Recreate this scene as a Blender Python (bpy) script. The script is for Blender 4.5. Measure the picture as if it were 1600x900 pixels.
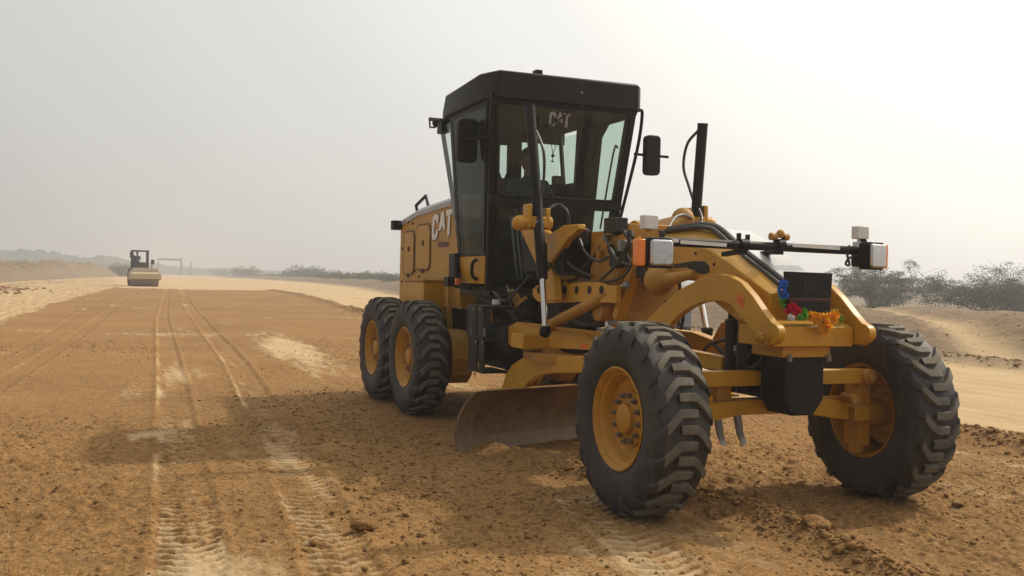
import bpy, bmesh, math, random
import numpy as np
from mathutils import Vector, Matrix
random.seed(7); rng = np.random.default_rng(11)
sc = bpy.context.scene
for o in list(bpy.data.objects): bpy.data.objects.remove(o)
COL = sc.collection
R = math.radians

# ------------------------------------------------------------------ camera
F_PX, CAM = 1567.86, Vector((5.737, -4.227, 1.546))
YAW, PIT, ROL = 0.38558, -0.00878, 0.02201
_d = Vector((-math.cos(YAW)*math.cos(PIT), math.sin(YAW)*math.cos(PIT), math.sin(PIT)))
_r = _d.cross(Vector((0, 0, 1))).normalized(); _u = _r.cross(_d)
_r2 = _r*math.cos(ROL)+_u*math.sin(ROL); _u2 = _u*math.cos(ROL)-_r*math.sin(ROL)
cam = bpy.data.cameras.new('camera'); camo = bpy.data.objects.new('camera', cam); COL.objects.link(camo)
cam.sensor_width = 36; cam.lens = 36*F_PX/1600; cam.clip_start = .05; cam.clip_end = 9000
camo.matrix_world = Matrix(((_r2.x, _u2.x, -_d.x, CAM.x), (_r2.y, _u2.y, -_d.y, CAM.y), (_r2.z, _u2.z, -_d.z, CAM.z), (0, 0, 0, 1)))
sc.camera = camo

# ------------------------------------------------------------------ sky, sun, exposure
SUN = Vector((-.62, 3.35, 3.3)).normalized()
EL = math.asin(SUN.z); AZ = math.atan2(SUN.x, SUN.y)
w = bpy.data.worlds.new('World'); sc.world = w; w.use_nodes = True
nt = w.node_tree; nd = nt.nodes; lk = nt.links
bg = nd['Background']; bg.inputs['Strength'].default_value = .1
sky = nd.new('ShaderNodeTexSky'); sky.sky_type = 'NISHITA'; sky.sun_disc = False
sky.sun_elevation = EL; sky.sun_rotation = AZ; sky.dust_density = 8; sky.air_density = 1.5; sky.altitude = 100
geo = nd.new('ShaderNodeTexCoord')
dot = nd.new('ShaderNodeVectorMath'); dot.operation = 'DOT_PRODUCT'
lk.new(geo.outputs['Generated'], dot.inputs[0]); dot.inputs[1].default_value = SUN
ramp = nd.new('ShaderNodeValToRGB'); ramp.color_ramp.interpolation = 'EASE'
mr = nd.new('ShaderNodeMapRange'); mr.inputs[1].default_value = -1; mr.inputs[2].default_value = 1
lk.new(dot.outputs['Value'], mr.inputs[0]); lk.new(mr.outputs[0], ramp.inputs[0])
SKYC = [(0, (.40, .41, .43)), (.42, (.43, .435, .44)), (.54, (.50, .497, .487)), (.61, (.585, .585, .57)), (.68, (.665, .66, .64)), (.78, (.84, .825, .785)), (.83, (1.03, .99, .905)), (.89, (1.16, 1.13, 1.04)), (1, (1.9, 1.8, 1.6))]
while len(ramp.color_ramp.elements) < len(SKYC): ramp.color_ramp.elements.new(.5)
for e, (p_, c_) in zip(ramp.color_ramp.elements, SKYC): e.position = p_; e.color = tuple(v/2 for v in c_)+(1,)
vm = nd.new('ShaderNodeVectorMath'); vm.operation = 'SCALE'; vm.inputs[3].default_value = 20
lk.new(ramp.outputs[0], vm.inputs[0])
mix = nd.new('ShaderNodeMix'); mix.data_type = 'RGBA'; mix.inputs[0].default_value = .86
lk.new(sky.outputs[0], mix.inputs[6]); lk.new(vm.outputs[0], mix.inputs[7]); lk.new(mix.outputs[2], bg.inputs['Color'])
sl = bpy.data.lights.new('sun', 'SUN'); slo = bpy.data.objects.new('sun', sl); COL.objects.link(slo)
sl.energy = 2.6; sl.angle = R(1.7); sl.color = (1, .93, .82)
slo.rotation_euler = SUN.to_track_quat('Z', 'Y').to_euler()
sc.view_settings.view_transform = 'Standard'; sc.view_settings.look = 'None'
sc.view_settings.exposure = .25; sc.view_settings.gamma = 1; sc.view_settings.use_curve_mapping = False
sc.render.engine = 'CYCLES'
sc.cycles.use_denoising = True; sc.cycles.max_bounces = 8; sc.cycles.transparent_max_bounces = 16
sc.cycles.volume_bounces = 1; sc.cycles.caustics_reflective = False; sc.cycles.caustics_refractive = False

# pixel of the photograph (1600 x 900) -> point on a plane of the scene
def ray(px, py): return _d+_r2*((px-800)/F_PX)-_u2*((py-450)/F_PX)
def on(ax, val, px, py):
    q = ray(px, py); return CAM+q*((val-CAM[ax])/q[ax])
def PX(x, px, py): return on(0, x, px, py)
def PY(y, px, py): return on(1, y, px, py)
def PZ(z, px, py): return on(2, z, px, py)

# ------------------------------------------------------------------ materials
MATS = {}
def new_mat(name):
    m = bpy.data.materials.new(name); m.use_nodes = True; MATS[name] = m
    return m, m.node_tree.nodes, m.node_tree.links, m.node_tree.nodes['Principled BSDF']
def noise(n, l, scale, detail=4, rough=.6, coord='Object', vec=None):
    t = n.new('ShaderNodeTexNoise'); t.inputs['Scale'].default_value = scale
    t.inputs['Detail'].default_value = detail; t.inputs['Roughness'].default_value = rough
    if vec is None:
        c = n.new('ShaderNodeTexCoord'); vec = c.outputs[coord]
    l.new(vec, t.inputs['Vector']); return t.outputs['Fac']
def rng_map(n, l, v, a, b, c=0, d=1):
    m = n.new('ShaderNodeMapRange'); m.inputs[1].default_value = a; m.inputs[2].default_value = b
    m.inputs[3].default_value = c; m.inputs[4].default_value = d; l.new(v, m.inputs[0]); return m.outputs[0]
def mixc(n, l, f, a, b, mode='MIX'):
    m = n.new('ShaderNodeMix'); m.data_type = 'RGBA'; m.blend_type = mode
    for s, v in ((0, f), (6, a), (7, b)):
        if isinstance(v, (int, float)): m.inputs[s].default_value = v
        elif isinstance(v, tuple): m.inputs[s].default_value = (*v, 1)
        else: l.new(v, m.inputs[s])
    return m.outputs[2]
def math_(n, l, op, a, b=0):
    m = n.new('ShaderNodeMath'); m.operation = op
    for s, v in ((0, a), (1, b)):
        if isinstance(v, (int, float)): m.inputs[s].default_value = v
        else: l.new(v, m.inputs[s])
    return m.outputs[0]
def bump(n, l, b, h, strength=.2, dist=.01):
    k = n.new('ShaderNodeBump'); k.inputs['Strength'].default_value = strength; k.inputs['Distance'].default_value = dist
    l.new(h, k.inputs['Height']); l.new(k.outputs[0], b.inputs['Normal'])
DUST = (.36, .26, .15)
def painted(name, col, rough=.45, dust=.35, metal=0, up=.5, spec=.5, coat=0, var=.15, scale=3):
    """paint with blotchy dust that lies thicker on faces that look upward"""
    m, n, l, b = new_mat(name)
    a = noise(n, l, scale, 6, .65); f = noise(n, l, scale*14, 3, .6)
    g = n.new('ShaderNodeNewGeometry'); s = n.new('ShaderNodeSeparateXYZ'); l.new(g.outputs['Normal'], s.inputs[0])
    upf = rng_map(n, l, s.outputs[2], .2, 1, 0, up)
    tc = n.new('ShaderNodeTexCoord'); mp = n.new('ShaderNodeMapping'); mp.inputs['Scale'].default_value = (1, 1, .13); l.new(tc.outputs['Object'], mp.inputs[0])
    stv = noise(n, l, scale*7, 5, .7, vec=mp.outputs[0])
    d1 = math_(n, l, 'MULTIPLY', math_(n, l, 'ADD', math_(n, l, 'MULTIPLY', rng_map(n, l, a, .35, .75), .6), math_(n, l, 'MULTIPLY', rng_map(n, l, stv, .48, .72), .8)), dust)
    d2 = math_(n, l, 'MULTIPLY', rng_map(n, l, f, .3, .75, .4, 1.2), math_(n, l, 'ADD', d1, upf))
    cv = mixc(n, l, rng_map(n, l, a, .3, .7, 0, 1), tuple(c*(1-var) for c in col), tuple(min(1, c*(1+var)) for c in col))
    gr = noise(n, l, scale*3.3, 7, .72); gq = math_(n, l, 'MULTIPLY', rng_map(n, l, gr, .55, .72), min(.55, dust*3.2))
    cv = mixc(n, l, gq, cv, tuple(c*.32 for c in col))
    fac = n.new('ShaderNodeClamp'); l.new(d2, fac.inputs[0]); fac.inputs[2].default_value = .85
    l.new(mixc(n, l, fac.outputs[0], cv, DUST), b.inputs['Base Color'])
    l.new(rng_map(n, l, fac.outputs[0], 0, .7, rough, .85), b.inputs['Roughness'])
    b.inputs['Metallic'].default_value = metal; b.inputs['Specular IOR Level'].default_value = spec
    if coat: b.inputs['Coat Weight'].default_value = coat; b.inputs['Coat Roughness'].default_value = .2
    bump(n, l, b, f, .04, .004)
    return m
painted('yellow', (.455, .225, .009), .36, .11, up=.06, var=.12, spec=.3)
painted('yellow_worn', (.36, .172, .016), .5, .3, up=.16, var=.22, scale=5, spec=.3)
painted('yellow_dusty', (.43, .225, .022), .45, .32, up=.12, var=.12, spec=.3)
painted('hood_grey', (.30, .31, .32), .4, .2, up=.15)
painted('sky_sheen_grey', (.52, .515, .50), .25, .08, up=.04)  # pale grey that paints the sky's reflection on the yellow frame top
painted('black', (.007, .006, .0065), .48, .02, up=.08, spec=.16)
painted('black_dusty', (.012, .0105, .010), .6, .16, up=.2, spec=.3)
painted('plate_black', (.009, .0075, .008), .5, .02, up=.05, spec=.16)
painted('rubber', (.019, .020, .024), .62, .14, up=.08, spec=.35, scale=2.5, var=.3)
painted('rubber_lug', (.105, .096, .082), .85, .2, up=.15, spec=.2, scale=7, var=.3)
painted('hose', (.012, .012, .013), .45, .12, up=.15)
painted('hub', (.41, .190, .012), .42, .10, up=.06, var=.12, scale=6, spec=.3)
painted('nut', (.18, .16, .14), .45, .4, metal=.6)
painted('bare_steel', (.23, .23, .235), .4, .35, metal=.7, up=.2)
painted('blade', (.13, .074, .036), .5, .55, metal=.1, up=.5, var=.35, scale=2.2)
painted('blade_edge', (.15, .10, .06), .55, .6, metal=.2, up=.2)
painted('orange_sticker', (.55, .10, .02), .6, .1)
painted('reflector_red', (.6, .12, .015), .3, .05)
painted('reflector_amber', (.72, .2, .02), .25, .02, up=.02)
painted('white_strip', (.62, .62, .60), .4, .15)
painted('lamp_grey', (.58, .58, .57), .35, .05)
painted('white_decal', (.66, .66, .65), .45, .15, up=0)
painted('decal_dark', (.05, .035, .03), .5, .1, up=0)
painted('decal_windshield', (.27, .27, .265), .6, 0, up=0)
painted('decal_red', (.10, .022, .02), .6, .1, up=0)
painted('panel_line', (.11, .055, .012), .7, .2, up=0)
painted('dark_interior', (.022, .022, .020), .8, .12, up=.05, spec=.2)
painted('seat_cloth', (.02, .02, .021), .85, .05, up=.02)
painted('roller_tan', (.42, .33, .18), .6, .5, up=.2)
painted('roller_drum', (.13, .085, .06), .6, .5, up=.2)
painted('gantry', (.12, .12, .13), .6, .1)
painted('skin', (.15, .075, .045), .6, 0, up=0)
painted('shirt', (.035, .07, .075), .85, 0, up=0)
painted('hair', (.01, .008, .007), .8, 0, up=0)
painted('blue_far', (.10, .13, .17), .5, .2)
painted('bark', (.10, .08, .06), .9, .3)
for nm, c in (('petal_blue', (.02, .17, .62)), ('petal_green', (.12, .42, .02)), ('petal_red', (.62, .012, .05)), ('petal_orange', (1.0, .42, .008)), ('petal_lime', (.25, .38, .02)), ('petal_white', (.6, .6, .58))):
    painted(nm, c, .6, 0, up=0, var=.3, scale=30)
m, n, l, b = new_mat('chrome'); b.inputs['Base Color'].default_value = (.62, .60, .58, 1); b.inputs['Metallic'].default_value = 1; b.inputs['Roughness'].default_value = .18
m, n, l, b = new_mat('lens'); b.inputs['Base Color'].default_value = (.42, .42, .42, 1); b.inputs['Metallic'].default_value = .85; b.inputs['Roughness'].default_value = .12
c = noise(n, l, 14, 1); bump(n, l, b, c, .08, .02)
def glass(name, tint, gloss=.06, ior=1.30):
    m, n, l, b = new_mat(name); n.remove(b); out = n['Material Output']
    t = n.new('ShaderNodeBsdfTransparent'); t.inputs[0].default_value = (*tint, 1)
    g = n.new('ShaderNodeBsdfGlossy'); g.inputs['Roughness'].default_value = .03; g.inputs[0].default_value = (.9, .95, .92, 1)
    d = n.new('ShaderNodeBsdfDiffuse'); d.inputs[0].default_value = (.34, .32, .26, 1)
    fr = n.new('ShaderNodeFresnel'); bf = n.new('ShaderNodeNewGeometry'); l.new(rng_map(n, l, bf.outputs['Backfacing'], 0, 1, ior, 1/ior), fr.inputs[0])
    m1 = n.new('ShaderNodeMixShader'); m1.inputs[0].default_value = gloss
    l.new(t.outputs[0], m1.inputs[1]); l.new(d.outputs[0], m1.inputs[2])
    m2 = n.new('ShaderNodeMixShader'); l.new(fr.outputs[0], m2.inputs[0]); l.new(m1.outputs[0], m2.inputs[1]); l.new(g.outputs[0], m2.inputs[2])
    l.new(m2.outputs[0], out.inputs[0]); return m
glass('glass', (.74, .84, .79), .035)
glass('glass_dark', (.42, .52, .46), .02, 1.2)
def leafmat(name, a, bcol):
    m, n, l, b = new_mat(name)
    oi = n.new('ShaderNodeNewGeometry')
    l.new(mixc(n, l, oi.outputs['Random Per Island'], a, bcol), b.inputs['Base Color'])
    b.inputs['Roughness'].default_value = .7; b.inputs['Specular IOR Level'].default_value = .2
leafmat('leaf', (.058, .066, .034), (.115, .115, .066))
leafmat('leaf_dry', (.16, .135, .08), (.26, .20, .12))
leafmat('leaf_far', (.045, .06, .035), (.085, .095, .055))

def soil(name, a, bcol, pale1, pale2, use_attr=True):
    m, n, l, b = new_mat(name)
    c = n.new('ShaderNodeTexCoord').outputs['Object']
    n1 = noise(n, l, .35, 5, .6, vec=c); n2 = noise(n, l, 6, 5, .7, vec=c); n3 = noise(n, l, 48, 6, .75, vec=c)
    mp = n.new('ShaderNodeMapping'); mp.inputs['Scale'].default_value = (.35, 3.2, 1); l.new(c, mp.inputs[0])
    n4 = noise(n, l, 1.6, 5, .65, vec=mp.outputs[0])
    br = mixc(n, l, rng_map(n, l, n2, .3, .7), a, bcol)
    br = mixc(n, l, rng_map(n, l, n3, .45, .72, 0, .45), br, tuple(v*.55 for v in a))  # dark specks paint the small shadows between crumbs
    br = mixc(n, l, rng_map(n, l, n1, .35, .7, 0, .5), br, tuple(v*1.25 for v in bcol))
    pl = mixc(n, l, rng_map(n, l, n4, .3, .7), pale1, pale2)
    pl = mixc(n, l, rng_map(n, l, n3, .4, .75, 0, .35), pl, tuple(v*.6 for v in pale1))  # same crumb shadows painted into the pale soil
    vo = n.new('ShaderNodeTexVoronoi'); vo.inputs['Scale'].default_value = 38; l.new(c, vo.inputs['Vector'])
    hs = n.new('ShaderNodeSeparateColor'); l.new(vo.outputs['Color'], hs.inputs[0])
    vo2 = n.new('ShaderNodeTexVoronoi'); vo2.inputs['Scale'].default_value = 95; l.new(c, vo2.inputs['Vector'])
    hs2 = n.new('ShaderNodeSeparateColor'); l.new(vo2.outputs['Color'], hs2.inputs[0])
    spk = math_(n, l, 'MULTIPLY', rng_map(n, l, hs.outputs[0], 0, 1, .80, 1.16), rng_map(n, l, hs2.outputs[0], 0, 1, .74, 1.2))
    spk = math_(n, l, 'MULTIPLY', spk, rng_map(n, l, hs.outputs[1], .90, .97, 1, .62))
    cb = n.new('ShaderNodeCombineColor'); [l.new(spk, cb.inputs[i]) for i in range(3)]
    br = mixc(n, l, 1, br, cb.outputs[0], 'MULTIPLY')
    if use_attr:
        at = n.new('ShaderNodeAttribute'); at.attribute_name = 'pale'
        f = math_(n, l, 'ADD', at.outputs['Fac'], math_(n, l, 'MULTIPLY', math_(n, l, 'SUBTRACT', n2, .5), .8))
        f = math_(n, l, 'ADD', f, math_(n, l, 'MULTIPLY', math_(n, l, 'SUBTRACT', n4, .5), 1.0))
        f = math_(n, l, 'ADD', f, math_(n, l, 'MULTIPLY', math_(n, l, 'SUBTRACT', n3, .5), .6))
        f = rng_map(n, l, f, .3, .7)
        col = mixc(n, l, f, br, pl)
        at2 = n.new('ShaderNodeAttribute'); at2.attribute_name = 'grey'
        col = mixc(n, l, at2.outputs['Fac'], col, mixc(n, l, rng_map(n, l, n2, .3, .7), (.135, .092, .056), (.235, .175, .112)))
    else:
        col = br
    l.new(col, b.inputs['Base Color']); b.inputs['Roughness'].default_value = .95; b.inputs['Specular IOR Level'].default_value = .12
    h = math_(n, l, 'ADD', math_(n, l, 'MULTIPLY', n2, .5), n3)
    bump(n, l, b, h, .7, .022)
    return m
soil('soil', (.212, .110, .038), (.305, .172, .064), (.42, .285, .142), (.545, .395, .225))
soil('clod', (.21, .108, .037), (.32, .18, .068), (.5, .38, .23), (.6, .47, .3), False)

# ------------------------------------------------------------------ mesh helpers
class MB:
    def __init__(s): s.v = []; s.f = []; s.m = []; s.mi = 0
    def add(s, vs, fs):
        o = len(s.v); s.v += [tuple(x) for x in vs]; s.f += [tuple(i+o for i in f) for f in fs]; s.m += [s.mi]*len(fs); return s
    def box(s, c, sz, rot=None, taper=1):
        c = Vector(c); hx, hy, hz = (k/2 for k in sz); vs = []
        for z, t in ((-hz, 1), (hz, taper)):
            for x, y in ((-hx, -hy), (hx, -hy), (hx, hy), (-hx, hy)):
                q = Vector((x*t, y*t, z))
                vs.append(c+(rot @ q if rot else q))
        return s.add(vs, [(0, 3, 2, 1), (4, 5, 6, 7), (0, 1, 5, 4), (1, 2, 6, 5), (2, 3, 7, 6), (3, 0, 4, 7)])
    def bb(s, x0, x1, y0, y1, z0, z1): return s.box(((x0+x1)/2, (y0+y1)/2, (z0+z1)/2), (abs(x1-x0), abs(y1-y0), abs(z1-z0)))
    def bar(s, p0, p1, w_, h_, up=(0, 0, 1)):
        p0, p1 = Vector(p0), Vector(p1); d = p1-p0; L = d.length; d.normalize(); up = Vector(up)
        if abs(d.dot(up)) > .99: up = Vector((1, 0, 0))
        sd = d.cross(up).normalized(); u = sd.cross(d)
        return s.box((p0+p1)/2, (L, w_, h_), Matrix((d, sd, u)).transposed())
    def tube(s, pts, r, n=10, caps=True):
        pts = [Vector(p) for p in pts]; rs = r if isinstance(r, (list, tuple)) else [r]*len(pts)
        up = None; vs = []; k = len(pts)
        for i, p in enumerate(pts):
            t = (pts[min(i+1, k-1)]-pts[max(i-1, 0)]).normalized()
            if up is None: up = t.orthogonal().normalized()
            up = (up-t*up.dot(t)).normalized(); sd = t.cross(up)
            vs += [p+(up*math.cos(2*math.pi*j/n)+sd*math.sin(2*math.pi*j/n))*rs[i] for j in range(n)]
        fs = [(i*n+j, i*n+(j+1) % n, (i+1)*n+(j+1) % n, (i+1)*n+j) for i in range(k-1) for j in range(n)]
        if caps: fs += [tuple(range(n))[::-1], tuple((k-1)*n+j for j in range(n))]
        return s.add(vs, fs)
    def cyl(s, p0, p1, r0, r1=None, n=16): return s.tube([p0, p1], [r0, r0 if r1 is None else r1], n)
    def prism(s, poly, off):
        """poly: list of 3d points of a flat outline; off: extrusion vector"""
        poly = [Vector(p) for p in poly]; off = Vector(off); k = len(poly)
        return s.add(poly+[p+off for p in poly], [tuple(range(k))[::-1], tuple(range(k, 2*k))]+[(i, (i+1) % k, k+(i+1) % k, k+i) for i in range(k)])
    def lathe(s, prof, n=48, closed=False):
        """profile (radius, axial) turned about the local y axis"""
        k = len(prof)
        vs = [(r_*math.cos(2*math.pi*j/n), a, r_*math.sin(2*math.pi*j/n)) for j in range(n) for r_, a in prof]
        e = k if closed else k-1
        return s.add(vs, [(j*k+i, j*k+(i+1) % k, ((j+1) % n)*k+(i+1) % k, ((j+1) % n)*k+i) for j in range(n) for i in range(e)])
    def sphere(s, c, r, n=10, m=7, sq=(1, 1, 1)):
        c = Vector(c); vs = []
        for i in range(m+1):
            t = math.pi*i/m
            for j in range(n):
                a = 2*math.pi*j/n; vs.append(c+Vector((math.sin(t)*math.cos(a)*sq[0], math.sin(t)*math.sin(a)*sq[1], math.cos(t)*sq[2]))*r)
        return s.add(vs, [(i*n+j, (i+1)*n+j, (i+1)*n+(j+1) % n, i*n+(j+1) % n) for i in range(m) for j in range(n)])
    def mesh(s, name, mats, smooth=35):
        me = bpy.data.meshes.new(name); me.from_pydata(s.v, [], s.f)
        for m_ in (mats if isinstance(mats, (list, tuple)) else [mats]): me.materials.append(MATS[m_])
        me.polygons.foreach_set('material_index', s.m)
        bm = bmesh.new(); bm.from_mesh(me); bmesh.ops.recalc_face_normals(bm, faces=bm.faces[:]); bm.to_mesh(me); bm.free()
        if smooth:
            me.polygons.foreach_set('use_smooth', [True]*len(me.polygons)); me.set_sharp_from_angle(angle=R(smooth))
        me.update(); return me
    def build(s, name, mats, parent=None, bevel=0, smooth=35, loc=None, seg=2):
        o = bpy.data.objects.new(name, s.mesh(name, mats, smooth)); COL.objects.link(o)
        if parent: o.parent = parent
        if loc: o.location = loc
        if bevel:
            b_ = o.modifiers.new('bevel', 'BEVEL'); b_.width = bevel*.62; b_.segments = seg; b_.limit_method = 'ANGLE'; b_.angle_limit = R(40)
        return o
def empty(name, loc=(0, 0, 0), parent=None):
    o = bpy.data.objects.new(name, None); COL.objects.link(o); o.location = loc; o.empty_display_size = .2
    if parent: o.parent = parent
    return o
def tag(o, label=None, cat=None, group=None, kind=None):
    for k, v in (('label', label), ('category', cat), ('group', group), ('kind', kind)):
        if v: o[k] = v
    return o
def copy_tree(o, parent=None):
    c = o.copy(); COL.objects.link(c); c.parent = parent
    for ch in o.children: copy_tree(ch, c)
    return c
def arc(pts, n=10):
    """Catmull-Rom through points"""
    p = [Vector(q) for q in pts]; p = [p[0]*2-p[1]]+p+[p[-1]*2-p[-2]]; out = []
    for i in range(1, len(p)-2):
        for k in range(n):
            t = k/n; a, b_, c_, d_ = p[i-1:i+3]
            out.append(.5*((2*b_)+(c_-a)*t+(2*a-5*b_+4*c_-d_)*t*t+(3*b_-a-3*c_+d_)*t**3))
    out.append(p[-2]); return out

# ------------------------------------------------------------------ ground
def vnoise(x, y, seed=0):
    xi = np.floor(x).astype(np.int64); yi = np.floor(y).astype(np.int64); fx = x-xi; fy = y-yi
    def h(a, b_):
        k = (a*374761393+b_*668265263+seed*1442695041) & 0xffffffff
        k = ((k ^ (k >> 13))*1274126177) & 0xffffffff
        return ((k ^ (k >> 16)) & 0xffff)/65535.
    u = fx*fx*(3-2*fx); v = fy*fy*(3-2*fy)
    return (h(xi, yi)*(1-u)+h(xi+1, yi)*u)*(1-v)+(h(xi, yi+1)*(1-u)+h(xi+1, yi+1)*u)*v
def fbm(x, y, s, o=4, seed=0):
    t = 0; a = .5; 
    for i in range(o): t = t+a*vnoise(x*s, y*s, seed+i); s *= 2.07; a *= .5
    return t
def hash2(a, b_, seed):
    k = (a*374761393+b_*668265263+seed*1442695041) & 0xffffffff
    k = ((k ^ (k >> 13))*1274126177) & 0xffffffff
    return ((k ^ (k >> 16)) & 0xffff)/65535.
def crumbs(x, y, s, seed):
    """rounded crumbs: one lump of random size per cell"""
    x = x*s; y = y*s; xi = np.floor(x).astype(np.int64); yi = np.floor(y).astype(np.int64); out = np.zeros_like(x)
    for i in (-1, 0, 1):
        for j in (-1, 0, 1):
            a = xi+i; b_ = yi+j; r_ = .18+.62*hash2(a, b_, seed+2)**2
            dx = x-(a+hash2(a, b_, seed)); dy = y-(b_+hash2(a, b_, seed+1))
            out = np.maximum(out, np.sqrt(np.maximum(r_*r_-dx*dx-dy*dy, 0))*(.5+.5*hash2(a, b_, seed+3)))
    return out/s
def sstep(a, b_, v):
    t = np.clip((v-a)/(b_-a), 0, 1); return t*t*(3-2*t)
def interp(x, pts):
    p = sorted(pts); return np.interp(x, [q[0] for q in p], [q[1] for q in p])
RIGHT_EDGE = [(60, 3.0), (2, 3.6), (-2, 3.85), (-12, 4.3), (-33, 5.2), (-47, 6.4), (-60, 7.2), (-75, 7.5), (-3000, 7.5)]
OUTER = [(60, 9), (3, 11.2), (-8, 12.1), (-20, 12.9), (-60, 14.4), (-99, 20.8), (-153, 25.4), (-254, 29), (-500, 36), (-3000, 60)]
LEFT_EDGE = [(60, -9.5), (0, -8), (-24, -6.9), (-43, -5.9), (-74, -3.5), (-3000, -3.5)]
LBANK = [(60, -20), (-20, -16), (-66, -13.2), (-110, -10.5), (-160, -6.5), (-210, -2), (-300, 6), (-3000, 30)]
TRACKS = [  # centre line (x, y), half width, depth, strength
    ([(6, -4.2), (.3, -3.8), (-1.05, -3.72), (-3.2, -3.62), (-8, -3.38), (-28, -2.5), (-75, .2)], .17, .012, 1.0),
    ([(6, -3.5), (.55, -3.05), (-1.15, -2.9), (-4, -2.67), (-11.6, -2.15), (-40, -.85), (-75, 1.2)], .18, .013, 1.0),
    ([(6, -6.4), (-9, -5.45), (-18.5, -4.85), (-44, -3.5), (-75, -1.5)], .16, .012, .55),
    ([(6, -6.9), (-12.8, -5.85), (-18.5, -5.55), (-44, -4.5), (-75, -2.6)], .10, .01, .4),
    ([(6, -.2), (1.5, -.15), (.7, -.15), (-.3, -.3)], .05, .006, .8),
    ([(8, .2), (1.6, .4), (.9, .34), (-.35, .65), (-2.2, .92), (-4.5, 1.2)], .055, .006, .7),
    ([(8, 1.9), (2, 2.1), (-3, 2.4), (-9, 2.9), (-30, 4.0)], .12, .008, .4),
    ([(6, -1.6), (1.2, -1.45), (.2, -1.25), (-.6, -1.1)], .19, .010, .7),
]
def ground(x, y):
    """height, pale mask, grey mask, loose mask"""
    wob = (fbm(x, y*0, .35, 3, 5)-.45)*.9
    re = interp(x, RIGHT_EDGE)+wob*.55; ou = interp(x, OUTER)+wob*1.2; le = interp(x, LEFT_EDGE)+wob*.8; lb = interp(x, LBANK)+wob*2
    h = .25*sstep(18, 75, -x)
    endx = -72+(fbm(x*0, y, .25, 3, 9)-.5)*7
    lane = sstep(-.12, .12, re-y)*sstep(-.25, .25, y-le)*sstep(-3, 3, x-endx)
    pale = (1-lane)*np.where(y < le+.4, .62, 1.0)
    big = fbm(x, y, .5, 4, 20)
    h = h+(fbm(x, y, .22, 3, 30)-.45)*.07*sstep(120, 10, np.abs(x))
    # loose fine lumps of the lane
    loose = lane*np.clip(.35+1.3*(fbm(x, y, .42, 3, 41)-.38)*2, 0, 1)
    fine = fbm(x, y, 9, 3, 50)-.45; mid = fbm(x, y, 3.1, 3, 60)-.45
    near = (x > -16)*(x < 4)*(y > -9)*(y < 7); hc = np.zeros_like(h)
    if near.any():
        xn, yn = x[near], y[near]; ln, lo = lane[near], loose[near]
        hc[near] = ln*((.3+.7*lo)*(.8*crumbs(xn, yn, 30, 301)+.35*np.maximum(crumbs(xn, yn, 15, 311)-.018, 0)/.6)*sstep(-16, -9, xn)+lo*sstep(.6, .85, lo)*.9*np.maximum(crumbs(xn, yn, 7, 321)-.045, 0))
    h = h+hc+lane*(fine*.018*(.35+loose)+mid*.018*loose)+pale*fine*.006
    pale = pale+lane*.34*sstep(.56, .74, fbm(x*.45, y*1.3, .8, 4, 71))
    # scraped pale patch beside the tandem wheels and small ones by the track
    for cx, cy, sx, sy, st in ((-14.5, -.75, 5.2, .62, .95), (-7.6, -3.9, 1.1, .35, .4), (-4.0, -3.85, .35, .16, .9), (-10, -3.1, 1.6, .5, .38), (-8.5, .4, 4, .4, .5), (-20, -3, 1.0, 2.6, .4), (.9, -1.5, .9, .5, .45), (.6, -3.6, .6, .4, .6)):
        q = np.exp(-((x-cx)/sx)**2-((y-cy-.05*(cx-x))/sy)**2)
        pale = pale+st*q*sstep(.25, .6, fbm(x*.6, y*2.5, 1.8, 3, 77)+q*.35)
        loose = loose*(1-.8*q)
    for pts, hw, dep, st in TRACKS:
        yc = interp(x, pts); e = np.abs(y-yc)/hw; inside = (x < pts[0][0])*(x > pts[-1][0])
        ins = sstep(1.15, .8, e)*inside
        rib = np.sin((x+.5*np.abs(y-yc))*2*math.pi/.115)
        keep = sstep(.2, .45, fbm(x, y, .5, 2, 81))*.4+.6
        h = h+ins*(-dep+rib*.014*(.4+.6*st)*keep*sstep(-6, -4.3, x))*1.0+inside*st*.012*np.exp(-((e-1.25)/.2)**2)
        pale = pale+st*keep*(ins*.31*(.7+.9*rib*sstep(-6, -4.3, x))+inside*(y < yc)*(.45+.25*sstep(-12, 0, x))*sstep(.3, .55, fbm(x, y, .8, 4, 83))*np.exp(-((e-1.08)/.17)**2)+inside*(y > yc)*.2*np.exp(-((e-1.1)/.13)**2))
        loose = loose*(1-.9*ins)
    # clod windrows: along the right edge and off the blade
    def ridge(c, wd, ht, sd, lo, hi):
        q = np.exp(-((y-c)/wd)**2)*(x < hi)*(x > lo); return q*ht*(.35+1.3*fbm(x, y, 2.3, 4, sd)), q
    r1, q1 = ridge(re+.1, .28, .13, 91, -72, 40); r2, q2 = ridge(interp(x, [(3, -.55), (.4, -.25), (-.3, -.42), (-1.2, -.75), (-3, -1.2)]), .14, .085, 95, -2.5, 2.2)
    h = h+r1+r2; pale = pale*(1-.95*np.clip(q1*1.3, 0, 1))*(1-.8*q2); loose = np.maximum(loose, np.clip(q1+q2, 0, 1))
    # freshly cut spoil in front of the blade end
    q3 = np.exp(-((x+1.9)/.42)**2-((y+.35)/.6)**2); h = h+q3*(.06+.06*fbm(x, y, 4, 3, 99)); pale = pale*(1-q3); loose = np.maximum(loose, q3*.8)
    # bench on the right: a step of fill, a ramp over it, then natural ground that falls away
    d = y-ou
    toe = np.exp(-((d+.1)/.42)**2)*(.07+.20*fbm(x, y, 1.6, 4, 101)+.25*crumbs(x, y, 3.2, 341))
    bank = .78*sstep(0, 4.2, d)*(.80+.40*fbm(x, y, .25, 3, 103))
    rampm = np.exp(-((d-.6-(-9.0-x)*.62)/.7)**2)*(d > -.3)*(x < -4)
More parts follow.
